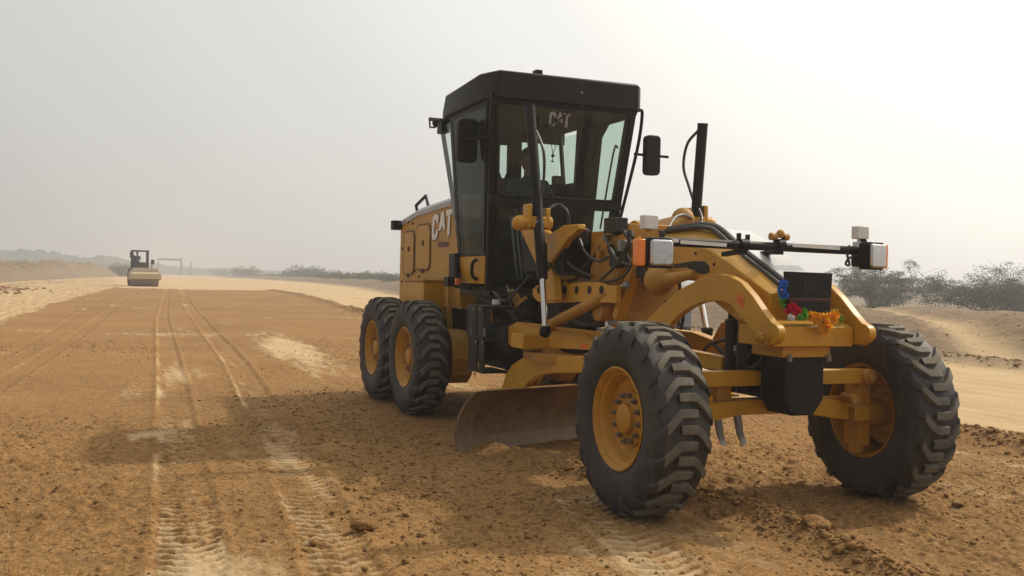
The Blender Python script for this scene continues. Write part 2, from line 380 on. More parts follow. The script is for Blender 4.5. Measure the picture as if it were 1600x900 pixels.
    bank = bank*(1-.25*rampm)
    drop = -1.25*sstep(11, 26, d)*sstep(-150, -60, x)
    h = h+toe+bank+drop+sstep(.2, 2, d)*((fbm(x, y, .7, 6, 105)-.45)*.30+.4*crumbs(x, y, 6, 331)+.5*np.maximum(crumbs(x, y, 2.6, 335)-.1, 0))*(1-.8*rampm)
    grey = sstep(-.35, .3, d+(big-.5)*.6)*(1-.9*rampm)*(1-.15*sstep(-30, 0, x)); grey = np.maximum(grey, np.clip(toe*4.5, 0, 1)); pale = np.where(d > 0, .25+.7*rampm, pale)
    pale = pale-.35*sstep(.5, .62, fbm(x*.12, y*1.4, 1.3, 3, 107))*(y > re)*(d < 0)
    # bank on the left, far off
    d2 = lb-y
    grey = np.maximum(grey, sstep(0, 3, d2)*.9*sstep(-25, -55, x)); 
    toe2 = np.exp(-((d2+3+wob*3)/.7)**2)*.25*fbm(x, y, .7, 4, 113)*sstep(-30, -50, x)*sstep(-150, -100, x); h = h+toe2; grey = np.maximum(grey, np.clip(toe2*4, 0, .6))
    h = h+.03
    far = sstep(150, 600, np.hypot(x, y)); h = h*(1-far)+far*(-.3+(fbm(x, y, .01, 3, 120)-.45)*2.5)
    return h, np.clip(pale, 0, 1.2), np.clip(grey, 0, 1), np.clip(loose, 0, 1)
def axis(a, b_, st, lo, hi, g=1.09, caps=()):
    """fine between a and b_, growing outwards; caps: (from, to, largest step)"""
    cap = lambda q: min([c_ for u, v, c_ in caps if u <= q <= v] or [1e9])
    c = list(np.arange(a, b_, st)); s = st; q = a
    while q > lo: s = min(s*g, cap(q)); q -= s; c.insert(0, q)
    s = st; q = c[-1]
    while q < hi: s = min(s*g, cap(q)); q += s; c.append(q)
    return np.array(c)
gx = axis(-4.6, 2.4, .0145, -4200, 400, 1.034, [(-16, -4, .11), (-34, -16, .3)]); gy = axis(-5.0, 3.6, .0145, -2600, 3200, 1.045, [(3, 18.5, .12), (-9, -5, .12)])
GX, GY = np.meshgrid(gx, gy, indexing='ij')
Hh, PALE, GREY, LOOSE = ground(GX, GY)
nx, ny = len(gx), len(gy)
me = bpy.data.meshes.new('ground'); me.vertices.add(nx*ny)
me.vertices.foreach_set('co', np.stack([GX, GY, Hh], -1).astype(np.float32).ravel())
I = np.arange(nx*ny).reshape(nx, ny); Q = np.stack([I[:-1, :-1], I[1:, :-1], I[1:, 1:], I[:-1, 1:]], -1).reshape(-1, 4)
me.loops.add(Q.size); me.loops.foreach_set('vertex_index', Q.ravel().astype(np.int32))
me.polygons.add(len(Q)); me.polygons.foreach_set('loop_start', np.arange(0, Q.size, 4, dtype=np.int32)); me.polygons.foreach_set('loop_total', np.full(len(Q), 4, np.int32))
me.polygons.foreach_set('use_smooth', np.ones(len(Q), bool)); me.update(calc_edges=True)
for nm, a in (('pale', PALE), ('grey', GREY)):
    me.attributes.new(nm, 'FLOAT', 'POINT').data.foreach_set('value', a.astype(np.float32).ravel())
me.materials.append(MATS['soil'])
go = bpy.data.objects.new('ground', me); COL.objects.link(go); tag(go, 'brown graded earth road bed with pale compacted strips', 'ground', kind='structure')
def gz(x, y): return float(ground(np.array([float(x)]), np.array([float(y)]))[0][0])

# eroded earth bank along the left of the far road
bu = np.linspace(0, 1, 420); bv = np.linspace(-1, 1, 60); BU, BV = np.meshgrid(bu, bv, indexing='ij')
bx_ = -44-250*BU**1.5; by_ = interp(bx_, LBANK)-7-BV*-7.0
wv = (fbm(bx_, BV*3, .16, 4, 201)-.45)*6; by_ = by_+wv*(1-np.abs(BV))
ht = (1.35+1.1*sstep(-60, -210, bx_))*sstep(-44, -54, bx_)*sstep(-292, -215, bx_)
shp = sstep(1.0, .25, BV+.0)*sstep(-1.0, -.6, BV)
bz_ = shp*ht*(.55+.75*fbm(bx_, by_, .14, 5, 203))+(fbm(bx_, by_, .6, 6, 205)-.45)*1.5*shp+(fbm(bx_, by_, 2.0, 3, 207)-.45)*.7*shp+.12-.4*(np.abs(BV) > .97)
me = bpy.data.meshes.new('earth_bank'); n1, n2 = BU.shape; I = np.arange(n1*n2).reshape(n1, n2); Q = np.stack([I[:-1, :-1], I[1:, :-1], I[1:, 1:], I[:-1, 1:]], -1).reshape(-1, 4)
me.from_pydata(np.stack([bx_, by_, bz_], -1).reshape(-1, 3).tolist(), [], Q.tolist()); me.polygons.foreach_set('use_smooth', [True]*len(me.polygons))
for nm in ('pale', 'grey'): me.attributes.new(nm, 'FLOAT', 'POINT').data.foreach_set('value', (np.clip(2.2*(fbm(bx_, by_, .22, 4, 209)-.36), 0, 1)*(.12 if nm == 'pale' else -.3)+(.0 if nm == 'pale' else 1)).astype(np.float32).ravel())
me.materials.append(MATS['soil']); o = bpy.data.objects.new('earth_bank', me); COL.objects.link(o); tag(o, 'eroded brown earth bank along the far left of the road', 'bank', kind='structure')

# loose clods scattered over the lane (uncountable): one object
def rock_unit(seed, sub=1):
    bm = bmesh.new(); bmesh.ops.create_icosphere(bm, subdivisions=sub, radius=1); rr = random.Random(seed)
    for v in bm.verts: v.co *= rr.uniform(.7, 1.2)
    vs = np.array([v.co[:] for v in bm.verts]); fs = np.array([[q.index for q in f.verts] for f in bm.faces]); bm.free(); return vs, fs
units = [rock_unit(i) for i in range(6)]
units = [rock_unit(i, 1) for i in range(6)]
N = 200000
cxs = CAM.x-1.5-22*rng.random(N)**2.0; cys = -7.5+12.5*rng.random(N)
hh, pp, gg, ll = ground(cxs, cys)
dist = np.hypot(cxs-CAM.x, cys-CAM.y)
dens = np.clip(ll, 0, 1)**1.3*.75+.03+.8*np.exp(-((cys+1.9)/.9)**2-((cxs+2.5)/5)**2)*np.clip(ll+.3, 0, 1)
sel = rng.random(N) < dens*.42
cxs, cys, hh, ll = cxs[sel], cys[sel], hh[sel], ll[sel]
sizes = np.clip(.0036*np.exp(rng.normal(0, .5, len(cxs)))*(1+.3*ll), .0025, .017)*(1+.015*np.hypot(cxs-CAM.x, cys-CAM.y))
def rubble(n_, fx, fy, lo, hi):
    global cxs, cys, hh, sizes
    x_ = fx(rng.random(n_)); y_ = fy(x_, rng.normal(0, 1, n_)); h_ = ground(x_, y_)[0]
    cxs = np.concatenate([cxs, x_]); cys = np.concatenate([cys, y_]); hh = np.concatenate([hh, h_]); sizes = np.concatenate([sizes, np.clip(lo*np.exp(np.abs(rng.normal(0, .6, n_))), lo, hi)])
rubble(3500, lambda u: 2-40*u**1.5, lambda x, g: interp(x, RIGHT_EDGE)+.15+.28*g, .012, .06)
rubble(3600, lambda u: -3-30*u, lambda x, g: interp(x, OUTER)-.05+.32*g, .014, .055)
rubble(1600, lambda u: -3-30*u, lambda x, g: interp(x, OUTER)+np.abs(g)*4.0, .008, .045)
rubble(900, lambda u: 1.9-3.4*u, lambda x, g: interp(x, [(3, -.55), (.4, -.25), (-.3, -.42), (-1.2, -.75), (-3, -1.2)])+.13*g, .008, .035)
rubble(1500, lambda u: 1.5-9*u, lambda x, g: -2.0+.55*g, .006, .026)
rubble(160, lambda u: -50-16*u, lambda x, g: interp(x, LBANK)+3.6+.8*g, .05, .16)
V = []; Fc = []; off = 0
for k in range(6):
    vs, fs = units[k]; q = slice(k, None, 6); s_ = sizes[q][:, None]; a = rng.random(len(s_))*6.28; ca, sa = np.cos(a)[:, None], np.sin(a)[:, None]
    bx_, by_, bz_ = vs[:, 0]*1.25*s_, vs[:, 1]*s_, vs[:, 2]*.75*s_
    V.append(np.stack([bx_*ca-by_*sa+cxs[q][:, None], bx_*sa+by_*ca+cys[q][:, None], bz_+(hh[q][:, None]+s_*.25)], -1).reshape(-1, 3))
    Fc.append((fs[None]+(np.arange(len(s_))*len(vs))[:, None, None]).reshape(-1, 3)+off); off += len(s_)*len(vs)
V = np.concatenate(V); Fc = np.concatenate(Fc)
me = bpy.data.meshes.new('soil_clods'); me.vertices.add(len(V)); me.vertices.foreach_set('co', V.astype(np.float32).ravel())
me.loops.add(Fc.size); me.loops.foreach_set('vertex_index', Fc.ravel().astype(np.int32)); me.polygons.add(len(Fc))
me.polygons.foreach_set('loop_start', np.arange(0, Fc.size, 3, dtype=np.int32)); me.polygons.foreach_set('loop_total', np.full(len(Fc), 3, np.int32))
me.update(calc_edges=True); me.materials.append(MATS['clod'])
co = bpy.data.objects.new('soil_clods', me); COL.objects.link(co); tag(co, 'loose crumbs of brown soil strewn over the graded lane', 'soil', kind='stuff')
print('clods', len(cxs), 'ground', nx*ny)
# single stones big enough to point at
for px, py, r_, lb_ in ((1275, 852, .075, 'large rounded earth lump in front of the left front wheel'), (568, 838, .06, 'flat pale lump of earth lying left of the near front wheel'), (1426, 899, .055, 'lump of earth cut by the bottom edge of the picture'), (1497, 800, .035, 'small dark clod to the right of the left front wheel'), (1184, 806, .04, 'clod on the ridge between the two front wheels')):
    p_ = PZ(0, px, py); bm = bmesh.new(); bmesh.ops.create_icosphere(bm, subdivisions=3, radius=1); rr = random.Random(px)
    o3 = Vector((rr.random()*9, rr.random()*9, 0))
    from mathutils import noise as mn
    for v in bm.verts: v.co *= 1+.5*mn.noise(v.co*1.1+o3)+.15*mn.noise(v.co*4+o3)
    for v in bm.verts: v.co = Vector((v.co.x*1.1, v.co.y*1.15, v.co.z*.62))*r_
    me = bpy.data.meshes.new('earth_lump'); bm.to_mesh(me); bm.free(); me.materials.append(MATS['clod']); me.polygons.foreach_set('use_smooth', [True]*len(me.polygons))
    o = bpy.data.objects.new('earth_lump', me); COL.objects.link(o); o.location = (p_.x, p_.y, gz(p_.x, p_.y)+r_*.35); tag(o, lb_, 'lump', 'single lumps of earth on the road bed')

# ------------------------------------------------------------------ motor grader
G = empty('motor_grader'); tag(G, 'yellow and black motor grader with tall cab and angled blade on the road bed', 'motor grader')
TR, TW, RR = .672, .19, .341          # tyre radius, half width, rim radius
def make_wheel(name):
    wl = empty(name, (0, 0, 0), G); wl.scale = (.965, 1, .965)
    t = MB(); prof = [(.335, -.145), (.36, -.165), (.42, -.185), (.50, -.192), (.565, -.186), (.605, -.165), (.618, -.12), (.624, 0), (.618, .12), (.605, .165), (.565, .186), (.50, .192), (.42, .185), (.36, .165), (.335, .145)]
    t.lathe(prof, 72)
    def rbase(a): return np.interp(abs(a), [0, .12, .165, .186, .192], [.624, .618, .605, .565, .50])
    NL = 20
    t.mi = 1
    for side in (-1, 1):
        for k in range(NL):
            a0 = 2*math.pi*(k+(.5 if side > 0 else 0))/NL
            # (axial, angle shift, height, half width in radians)
            sec = [(-.06, .0, .648, .047), (-.02, .0, .653, .049), (.05, .0, .655, .051), (.095, .06, .654, .057), (.15, .165, .642, .062), (.180, .22, .610, .060), (.192, .25, .578, .052), (.1945, .265, .562, .04)]
            vs = []
            for a, sh, r_, hw in sec:
                lowr = rbase(a)-.012
                for ang, rad in ((a0-sh-hw, lowr), (a0-sh-hw*.84, r_), (a0-sh+hw*.84, r_), (a0-sh+hw, lowr)):
                    aa = a if rad > lowr else a*.97
                    vs.append((rad*math.cos(ang), side*aa, rad*math.sin(ang)))
            fs = []
            for i in range(len(sec)-1):
                for j in range(3): fs.append((i*4+j, i*4+j+1, (i+1)*4+j+1, (i+1)*4+j))
            nf = len(t.f)
            e = (len(sec)-1)*4; fs += [(0, 1, 2, 3), (e+3, e+2, e+1, e)]
            t.add(vs, fs)
            for q_ in range(12, len(fs)): t.m[nf+q_] = 0
    t.build('tyre', ['rubber', 'rubber_lug'], wl, smooth=40, bevel=.006, seg=2)
    r_ = MB()   # outer side is -y
    r_.lathe([(.335, .15), (.352, .158), (.352, .148), (.325, .14), (.318, -.10), (.33, -.135), (.340, -.150), (.350, -.166), (.341, -.172), (.330, -.165), (.322, -.150), (.316, -.146), (.312, -.135), (.298, -.128), (.286, -.115), (.276, -.085), (.262, -.06), (.24, -.05), (.13, -.055), (.125, -.03), (.0, -.03)], 56)
    r_.build('rim', 'hub', wl, smooth=30)
    h_ = MB(); h_.lathe([(0, -.125), (.085, -.125), (.10, -.118), (.105, -.085), (.13, -.075), (.185, -.074), (.19, -.055), (.18, -.04)], 40); h_.build('hub', 'hub', wl, smooth=30)
    nm = MB(); nm.cyl((0, -.105, 0), (0, -.07, 0), .0185, n=6); nm.cyl((0, -.120, 0), (0, -.105, 0), .009, n=6); nmesh = nm.mesh('wheel_nut', 'nut')
    for k in range(12):
        o = bpy.data.objects.new('wheel_nut', nmesh); COL.objects.link(o); o.parent = wl; a = 2*math.pi*k/12; o.location = (.158*math.cos(a), 0, .158*math.sin(a))
    return wl
w0 = make_wheel('front_wheel'); YW = .985
w0.location = (0, -YW, TR-.012); w0.rotation_euler = (0, R(8), R(0)); w0['label'] = 'right front wheel, nearest the camera'
def put_wheel(name, x, y, rot, lab):
    c = copy_tree(w0, G); c.name = name; c.location = (x, y, TR-.012); c.rotation_euler = (0, R(rot), math.pi if y > 0 else 0); c['label'] = lab; return c
put_wheel('front_wheel', 0, YW, 3, 'left front wheel, seen from its inner side')
put_wheel('rear_wheel', -4.98, -YW, 3, 'forward right tandem wheel'); put_wheel('rear_wheel', -6.42, -YW, 11, 'rearmost right tandem wheel')
put_wheel('rear_wheel', -4.98, YW, 3, 'forward left tandem wheel'); put_wheel('rear_wheel', -6.42, YW, 11, 'rearmost left tandem wheel')

def part(name, mats, fn, parent=G, bevel=0, label=None, **k):
    m_ = MB(); fn(m_); o = m_.build(name, mats, parent, bevel, **k)
    if label: o['label'] = label
    return o
# front axle
def f(m_):
    zs = [(-.86, .60, .70), (-.55, .615, .745), (-.25, .665, .765), (.25, .665, .765), (.55, .615, .745), (.86, .60, .70)]
    for (y0, a0, b0), (y1, a1, b1) in zip(zs, zs[1:]):
        m_.add([(-.07, y0, a0), (.07, y0, a0), (.07, y0, b0), (-.07, y0, b0), (-.07, y1, a1), (.07, y1, a1), (.07, y1, b1), (-.07, y1, b1)], [(0, 4, 5, 1), (1, 5, 6, 2), (2, 6, 7, 3), (3, 7, 4, 0)])
    m_.add([(-.07, -.86, .6), (.07, -.86, .6), (.07, -.86, .7), (-.07, -.86, .7), (-.07, .86, .6), (.07, .86, .6), (.07, .86, .7), (-.07, .86, .7)], [(0, 1, 2, 3), (4, 5, 6, 7)])
    m_.bb(-.05, .05, -.62, -.45, .70, .80)
axle = part('front_axle', 'yellow', f, bevel=.008)
part('lean_bar', 'yellow', lambda m_: m_.bb(.02, .12, -.83, .80, .865, .965), bevel=.008)
part('tie_rod', 'yellow', lambda m_: m_.cyl((-.16, -.75, .72), (-.16, .75, .72), .028))
for y0 in (-.42, .30): part('axle_bracket', 'yellow_worn', lambda m_, y0=y0: m_.bb(-.12, .04, y0, y0+.12, .72, .88), bevel=.01)
for s in (-1, 1):
    def f(m_, s=s):
        m_.box((0, s*.80, .66), (.16, .10, .50)); m_.cyl((0, s*.76, .64), (0, s*.99, .64), .115, .10, 24)
        m_.cyl((0, s*.80, .36), (0, s*.80, .93), .055); m_.bar((.03, s*.72, .58), (.03, s*.82, .90), .09, .09); m_.bb(-.03, .14, s*.66, s*.80, .60, .70)
        m_.cyl((.10, s*.78, .915), (.155, s*.78, .915), .055, n=20)
    kn = part('steering_knuckle', 'hub', f, bevel=.012)
    part('knuckle_pin', 'yellow_worn', lambda m_, s=s: m_.cyl((.155, s*.78, .915), (.175, s*.78, .915), .035), kn)
    part('link_ball', 'yellow_worn', lambda m_, s=s: m_.cyl((.06, s*.62, .765), (.19, s*.62, .765), .035), kn)
    part('grease_cap', 'nut', lambda m_, s=s: m_.cyl((.07, s*.74, .62), (.10, s*.74, .62), .02), kn)
# bolster, shield plate, scarifier arms
part('bolster', 'yellow', lambda m_: (m_.bb(.12, .50, -.315, .315, 1.155, 1.285), m_.bb(.10, .43, -.19, .19, 1.08, 1.153), m_.prism([(.50, -.3, 1.288), (.16, -.3, 1.288), (.12, -.3, 1.37)], (0, .6, 0))), bevel=.01)
for yy in (-.14, .17): part('bolster_bolt', 'nut', lambda m_, yy=yy: m_.cyl((.44, yy, 1.055), (.44, yy, 1.10), .016, n=6))
def f(m_):
    o_ = [(-.155, 1.085), (.155, 1.085), (.155, .80), (.075, .70), (-.095, .70), (-.155, .80)]
    m_.prism([(.415, y, z) for y, z in o_], (-.26, 0, 0))
part('front_shield', 'plate_black', f, bevel=.015)
part('hydraulic_block', 'black_dusty', lambda m_: (m_.bb(-.28, .10, -.10, .25, .78, 1.26), m_.cyl((-.20, -.15, .80), (-.20, -.15, 1.30), .045), m_.cyl((-.05, -.15, .80), (-.05, -.15, 1.24), .05), m_.cyl((-.34, -.05, .82), (-.34, -.05, 1.35), .03)), bevel=.015)
part('hydraulic_fitting', 'bare_steel', lambda m_: m_.box((-.12, -.155, 1.10), (.06, .02, .035)))
ARCH = [(988, 540), (1003, 508), (1030, 480), (1062, 452), (1095, 435), (1122, 428), (1140, 431), (1157, 441), (1175, 462), (1192, 487), (1205, 504)] + [(1199+18.5*math.cos(R(t)), 521+18.5*math.sin(R(t))) for t in range(-45, 150, 20)] + [(1176, 518), (1163, 502), (1150, 488), (1143, 478), (1132, 472), (1115, 470), (1097, 472), (1078, 480), (1058, 494), (1040, 515), (1030, 545)]
prof = [PY(-.38, *q) for q in ARCH]
for s in (-1, 1):
    pr = [Vector((q.x, s*.38, q.z)) for q in prof]
    o = part('scarifier_arm', 'yellow', lambda m_, s=s, pr=pr: m_.prism(pr, (0, -s*.055, 0)), bevel=.008)
    part('pivot_pin', 'yellow_worn', lambda m_, s=s: (m_.cyl((.50, s*.381, 1.215), (.50, s*.405, 1.215), .058, n=28), m_.cyl((.50, s*.405, 1.215), (.50, s*.44, 1.215), .036, n=6), m_.cyl((.50, s*.44, 1.215), (.50, s*.455, 1.215), .02, n=12)), o)
    p_ = PY(-.3805, 1157, 469)
    part('reflector_sticker', 'orange_sticker', lambda m_, s=s, p_=p_: m_.box((p_.x, s*.3815, p_.z), (.085, .003, .06), Matrix.Rotation(R(28), 3, 'Y')), o)
def f(m_):
    m_.bb(-1.02, -.88, -.55, .55, .62, .76); m_.bar((-1.0, -.355, .7), (-.98, -.355, 1.24), .07, .1, (0, 1, 0)); m_.bar((-1.0, .355, .7), (-.98, .355, 1.24), .07, .1, (0, 1, 0)); m_.bb(-.9, -.58, -.5, .5, .60, .70)
part('scarifier_block', 'yellow', f, bevel=.008)
for yy in (-.33, -.155, .02, .195):
    part('scarifier_tooth', 'bare_steel', lambda m_, yy=yy: m_.prism([(-.62, yy-.025, .72), (-.55, yy-.025, .44), (-.50, yy-.025, .35), (-.57, yy-.025, .42), (-.68, yy-.025, .70)], (0, .05, 0)), bevel=.004)
# gooseneck frame
def f(m_):
    sec = []   # x, z of the side-wall top, bottom
    for x, zt, zt2, zb in ((.34, 1.487, 1.515, 1.28), (-.02, 1.638, 1.70, 1.30), (-.36, 1.78, 1.872, 1.44), (-.52, 1.815, 1.925, 1.56), (-.75, 1.84, 1.95, 1.57), (-1.2, 1.86, 1.95, 1.575), (-2.2, 1.89, 1.95, 1.54), (-3.4, 1.88, 1.93, 1.42)):
        sec.append([(x, -.23, zb), (x, -.23, zt), (x, -.09, zt2), (x, .09, zt2), (x, .23, zt2), (x, .23, zb)])
    vs = [p_ for s_ in sec for p_ in s_]; n_ = 6
    fs = [(i*n_+j, i*n_+(j+1) % n_, (i+1)*n_+(j+1) % n_, (i+1)*n_+j) for i in range(len(sec)-1) for j in range(n_)]
    m_.add(vs, fs+[tuple(range(n_)), tuple((len(sec)-1)*n_+j for j in range(n_))])
goose = part('gooseneck_frame', 'yellow', f, bevel=.012)
def f(m_):
    q = [(.30, 1.545), (-.02, 1.712), (-.36, 1.884), (-.52, 1.937), (-.75, 1.962), (-1.2, 1.962)]
    for (x0, z0), (x1, z1) in zip(q, q[1:]):
        m_.add([(x0, -.055, z0), (x0, .23, z0), (x1, .23, z1), (x1, -.055, z1), (x0-.02, -.055, z0-.1), (x0-.02, .23, z0-.1), (x1-.02, .23, z1-.1), (x1-.02, -.055, z1-.1)], [(0, 1, 2, 3), (0, 4, 5, 1), (1, 5, 6, 2), (2, 6, 7, 3), (3, 7, 4, 0)])
part('top_sheen_plate', 'sky_sheen_grey', f, goose, label='top plate of the front frame, painted pale for its sky reflection')  # overlay on the yellow top face, sky sheen put into its colour
part('frame_slot', 'black_dusty', lambda m_: m_.prism([PY(-.2325, *q) for q in ((1052, 413), (1082, 408), (1100, 408), (1108, 416), (1108, 426), (1098, 429), (1084, 424), (1074, 418), (1052, 419))], (0, .012, 0)), goose)
PIPE = [(-.075, 1045, 358), (-.075, 1085, 352), (-.075, 1112, 352), (-.075, 1130, 361), (-.075, 1160, 389), (-.075, 1195, 416), (-.075, 1226, 440)]
part('pipe_run', 'hose', lambda m_: (m_.tube(arc([PY(*q) for q in PIPE], 8), .022), m_.tube(arc([PY(*q)+Vector((0, -.038, -.018)) for q in PIPE], 8), .017)), goose)
for px, py in ((1116, 413), (1087, 396), (1047, 398)): part('frame_bolt', 'black_dusty', lambda m_, px=px, py=py: m_.cyl(PY(-.23, px, py), PY(-.236, px, py), .012, n=8), goose)
# black board standing on the bolster
def f(m_):
    a, b_, c_, d_ = PX(.46, 1229, 424), PX(.46, 1301, 427), PX(.46, 1297, 490), PX(.46, 1232, 483); m_.prism([a, b_, c_, d_], (-.035, 0, 0))
board = part('front_board', 'plate_black', f, bevel=.004)
def f(m_):
    for z, h_ in ((466, 2.0), (470, .8)): m_.prism([PX(.4625, 1233, z), PX(.4625, 1298, z+.5), PX(.4625, 1298, z+h_+.5), PX(.4625, 1233, z+h_)], (-.002, 0, 0))
part('board_stripe', 'decal_red', f, board, smooth=0)
def f(m_):
    for x0 in (1258, 1264, 1270): m_.prism([PX(.4625, x0, 443), PX(.4625, x0+1.6, 443), PX(.4625, x0+1.2, 457), PX(.4625, x0+.4, 457)], (-.002, 0, 0))
painted('decal_faint', (.035, .016, .011), .6, .05, up=0)
part('board_mark', 'decal_faint', f, board, smooth=0)
part('board_edge', 'white_strip', lambda m_: m_.prism([PX(.445, 1297.5, 484), PX(.445, 1298.6, 484), PX(.445, 1298.6, 491), PX(.445, 1297.5, 491)], (-.01, 0, 0)), board)
# light bar
LBX = .04
def f(m_): m_.cyl((LBX, -1.0, 1.815), (LBX, .98, 1.80), .030, n=18)
lbar = part('light_bar', 'black', f)
for a, b_ in (((1063, 378), (1135, 383)), ((1238, 383), (1312, 388)), ((1016, 373), (1060, 376))):
    p0, p1 = PX(LBX+.028, *a), PX(LBX+.028, *b_)
    part('reflective_strip', 'white_strip', lambda m_, p0=p0, p1=p1: m_.bar(p0, p1, .008, .024), lbar)
for px in (1161, 1218):
    p_ = PX(LBX, px, 383)
    def f(m_, p_=p_):
        m_.cyl(p_+Vector((0, -.03, 0)), p_+Vector((0, .03, 0)), .043, n=16); m_.box(p_+Vector((0, -.035, .055)), (.03, .02, .05)); m_.box(p_+Vector((0, .035, .05)), (.03, .02, .045)); m_.box(p_+Vector((-.01, 0, -.045)), (.05, .05, .04)); m_.bar(p_+Vector((-.02, 0, -.04)), p_+Vector((-.22, .0, -.06)), .05, .03)
    part('bar_clamp', 'black', f, lbar, bevel=.003)
p_ = PX(LBX, 1218, 370)
part('clamp_lug', 'yellow_worn', lambda m_: (m_.cyl(p_+Vector((0, -.075, 0)), p_+Vector((0, -.03, 0)), .026), m_.cyl(p_+Vector((0, .03, .0)), p_+Vector((0, .07, 0)), .024), m_.sphere(p_+Vector((.01, 0, .02)), .03)), lbar)
def rr_poly(hw, hh, c):
    o_ = []
    for sx, sy, a0 in ((1, 1, 0), (-1, 1, 90), (-1, -1, 180), (1, -1, 270)):
        for k in range(5): a = R(a0+k*22.5); o_.append((sx*(hw-c)+c*math.cos(a), sy*(hh-c)+c*math.sin(a)))
    return o_
def headlight(y, z, s, nm_lab):
    hl = empty('headlight', (LBX+.03, y, z), G); hl['label'] = nm_lab
    o_ = rr_poly(.098, .098, .028)
    part('housing', 'black', lambda m_: (m_.prism([(.055, a, b_) for a, b_ in o_], (-.07, 0, 0)), m_.prism([(-.015, a*.8, b_*.8) for a, b_ in o_], (-.08, 0, 0)), m_.bar((-.02, -s*.02, .06), (-.03, -s*.06, .14), .04, .04)), hl, bevel=.006)
    part('lens', 'lens', lambda m_: m_.prism([(.056, a*.86, b_*.86) for a, b_ in o_], (.030, 0, 0)), hl, bevel=.028, seg=5)
    def f(m_):
        oo = [(s*.092+a*.30, b_*.88) for a, b_ in rr_poly(.098, .098, .03)]
        m_.prism([(.045, a+s*.035, b_) for a, b_ in oo], (-.075, 0, 0))
    part('turn_signal', 'reflector_amber', f, hl, bevel=.012)
    return hl
p_ = PX(LBX+.08, 1031, 395); headlight(p_.y, p_.z, -1, 'headlight with amber signal at the right end of the bar')
p_ = PX(LBX+.08, 1366, 400); h2 = headlight(p_.y, p_.z, 1, 'headlight with amber signal at the left end of the bar'); h2.rotation_euler = (0, 0, R(12))
p0 = p_
part('lamp_cable', 'hose', lambda m_: m_.tube(arc([p0+Vector((-.06, -.10, -.0)), p0+Vector((-.06, -.17, -.02)), p0+Vector((-.06, -.20, -.06)), p0+Vector((-.05, -.175, -.065)), p0+Vector((-.06, -.19, .02)), p0+Vector((-.06, -.17, .07))], 6), .009, 6), lbar)
for px, py, nm_ in ((1014, 351, 'r'), (1344, 367, 'l')):
    p_ = PX(LBX, px, py)
    part('work_lamp', 'lamp_grey', lambda m_, p_=p_: m_.box(p_+Vector((0, 0, .015)), (.07, .10, .09)), lbar, bevel=.008)
    part('lamp_stem', 'yellow_worn' if nm_ == 'r' else 'lamp_grey', lambda m_, p_=p_: (m_.cyl(p_+Vector((0, 0, -.03)), p_+Vector((0, 0, -.07)), .02), m_.bb(p_.x-.03, p_.x+.03, p_.y-.04, p_.y+.06, p_.z-.09, p_.z-.05)), lbar)
# blade lift cylinders with trunnions
def lift(y, top, mid, bot, s):
    def f(m_): m_.cyl(bot_, top, .047, n=20); m_.cyl(top, top+(top-bot_).normalized()*.012, .05, n=20)
    d_ = (bot-top).normalized(); bot_ = mid+d_*.06
    c = part('lift_cylinder', 'black', f, label='black blade lift cylinder on the %s side' % ('right' if s < 0 else 'left'))
    part('piston_rod', 'chrome', lambda m_: m_.cyl(bot_, bot, .026, n=16), c)
    part('rod_end', 'black', lambda m_: (m_.sphere(bot+Vector((0, 0, .0)), .055), m_.cyl(bot+Vector((-.07, 0, .03)), bot+Vector((.07, 0, .03)), .02)), c)
    return d_
tR, mR, bR = PY(-.70, 828, 168), PY(-.70, 847, 425), PY(-.70, 852, 518)
lift(-.70, tR, mR, bR, -1)
tL = PY(.80, 1098, 195); mL = Vector((tL.x+.02, .80, 1.75)); bL = Vector((tL.x+.15, .80, 1.10)); tm = PY(.80, 1086, 345)
mL = tm+(tm-tL)*.3; lift(.80, tL, mL, bL, 1)
for s, (trn, yy) in ((-1, (PY(-.70, 838, 348), -.70)), (1, (PY(.80, 1085, 348), .80))):
    def f(m_, s=s, trn=trn, yy=yy):
        m_.box(trn, (.15, .13, .10)); m_.cyl(trn+Vector((0, s*.02, 0)), trn+Vector((0, s*.17, .0)), .062, n=20); m_.cyl(trn+Vector((0, -s*.02, 0)), trn+Vector((0, -s*.14, .0)), .06, n=20)
        m_.sphere(trn+Vector((.0, s*.16, -.01)), .07)
        m_.bb(trn.x-.06, trn.x+.06, yy+s*.065, yy+s*.11, trn.z-.05, trn.z+.16); m_.bb(trn.x-.06, trn.x+.06, yy-s*.065, yy-s*.11, trn.z-.05, trn.z+.13)
    tr = part('trunnion_bracket', 'yellow', f, bevel=.015)
    def f(m_, s=s, trn=trn):
        o_ = [(806, 345), (815, 338), (838, 352), (858, 366), (880, 352), (903, 350), (904, 358), (886, 374), (866, 402), (860, 412), (866, 440), (868, 470), (850, 470), (846, 440), (836, 410)]
        pr = [PY(-.58, *q) for q in o_]; dx = trn.x-PY(-.70, 838, 348).x
        m_.prism([Vector((q.x+dx, s*.58, q.z)) for q in pr], (0, -s*.07, 0))
    part('lift_arm', 'yellow', f, bevel=.012)
    for dz in (0,): part('hose_clamp', 'bare_steel', lambda m_, trn=trn: (m_.cyl(trn+Vector((.03, 0, -.012)), trn+Vector((.03, 0, .012)), .062, n=20),), tr)
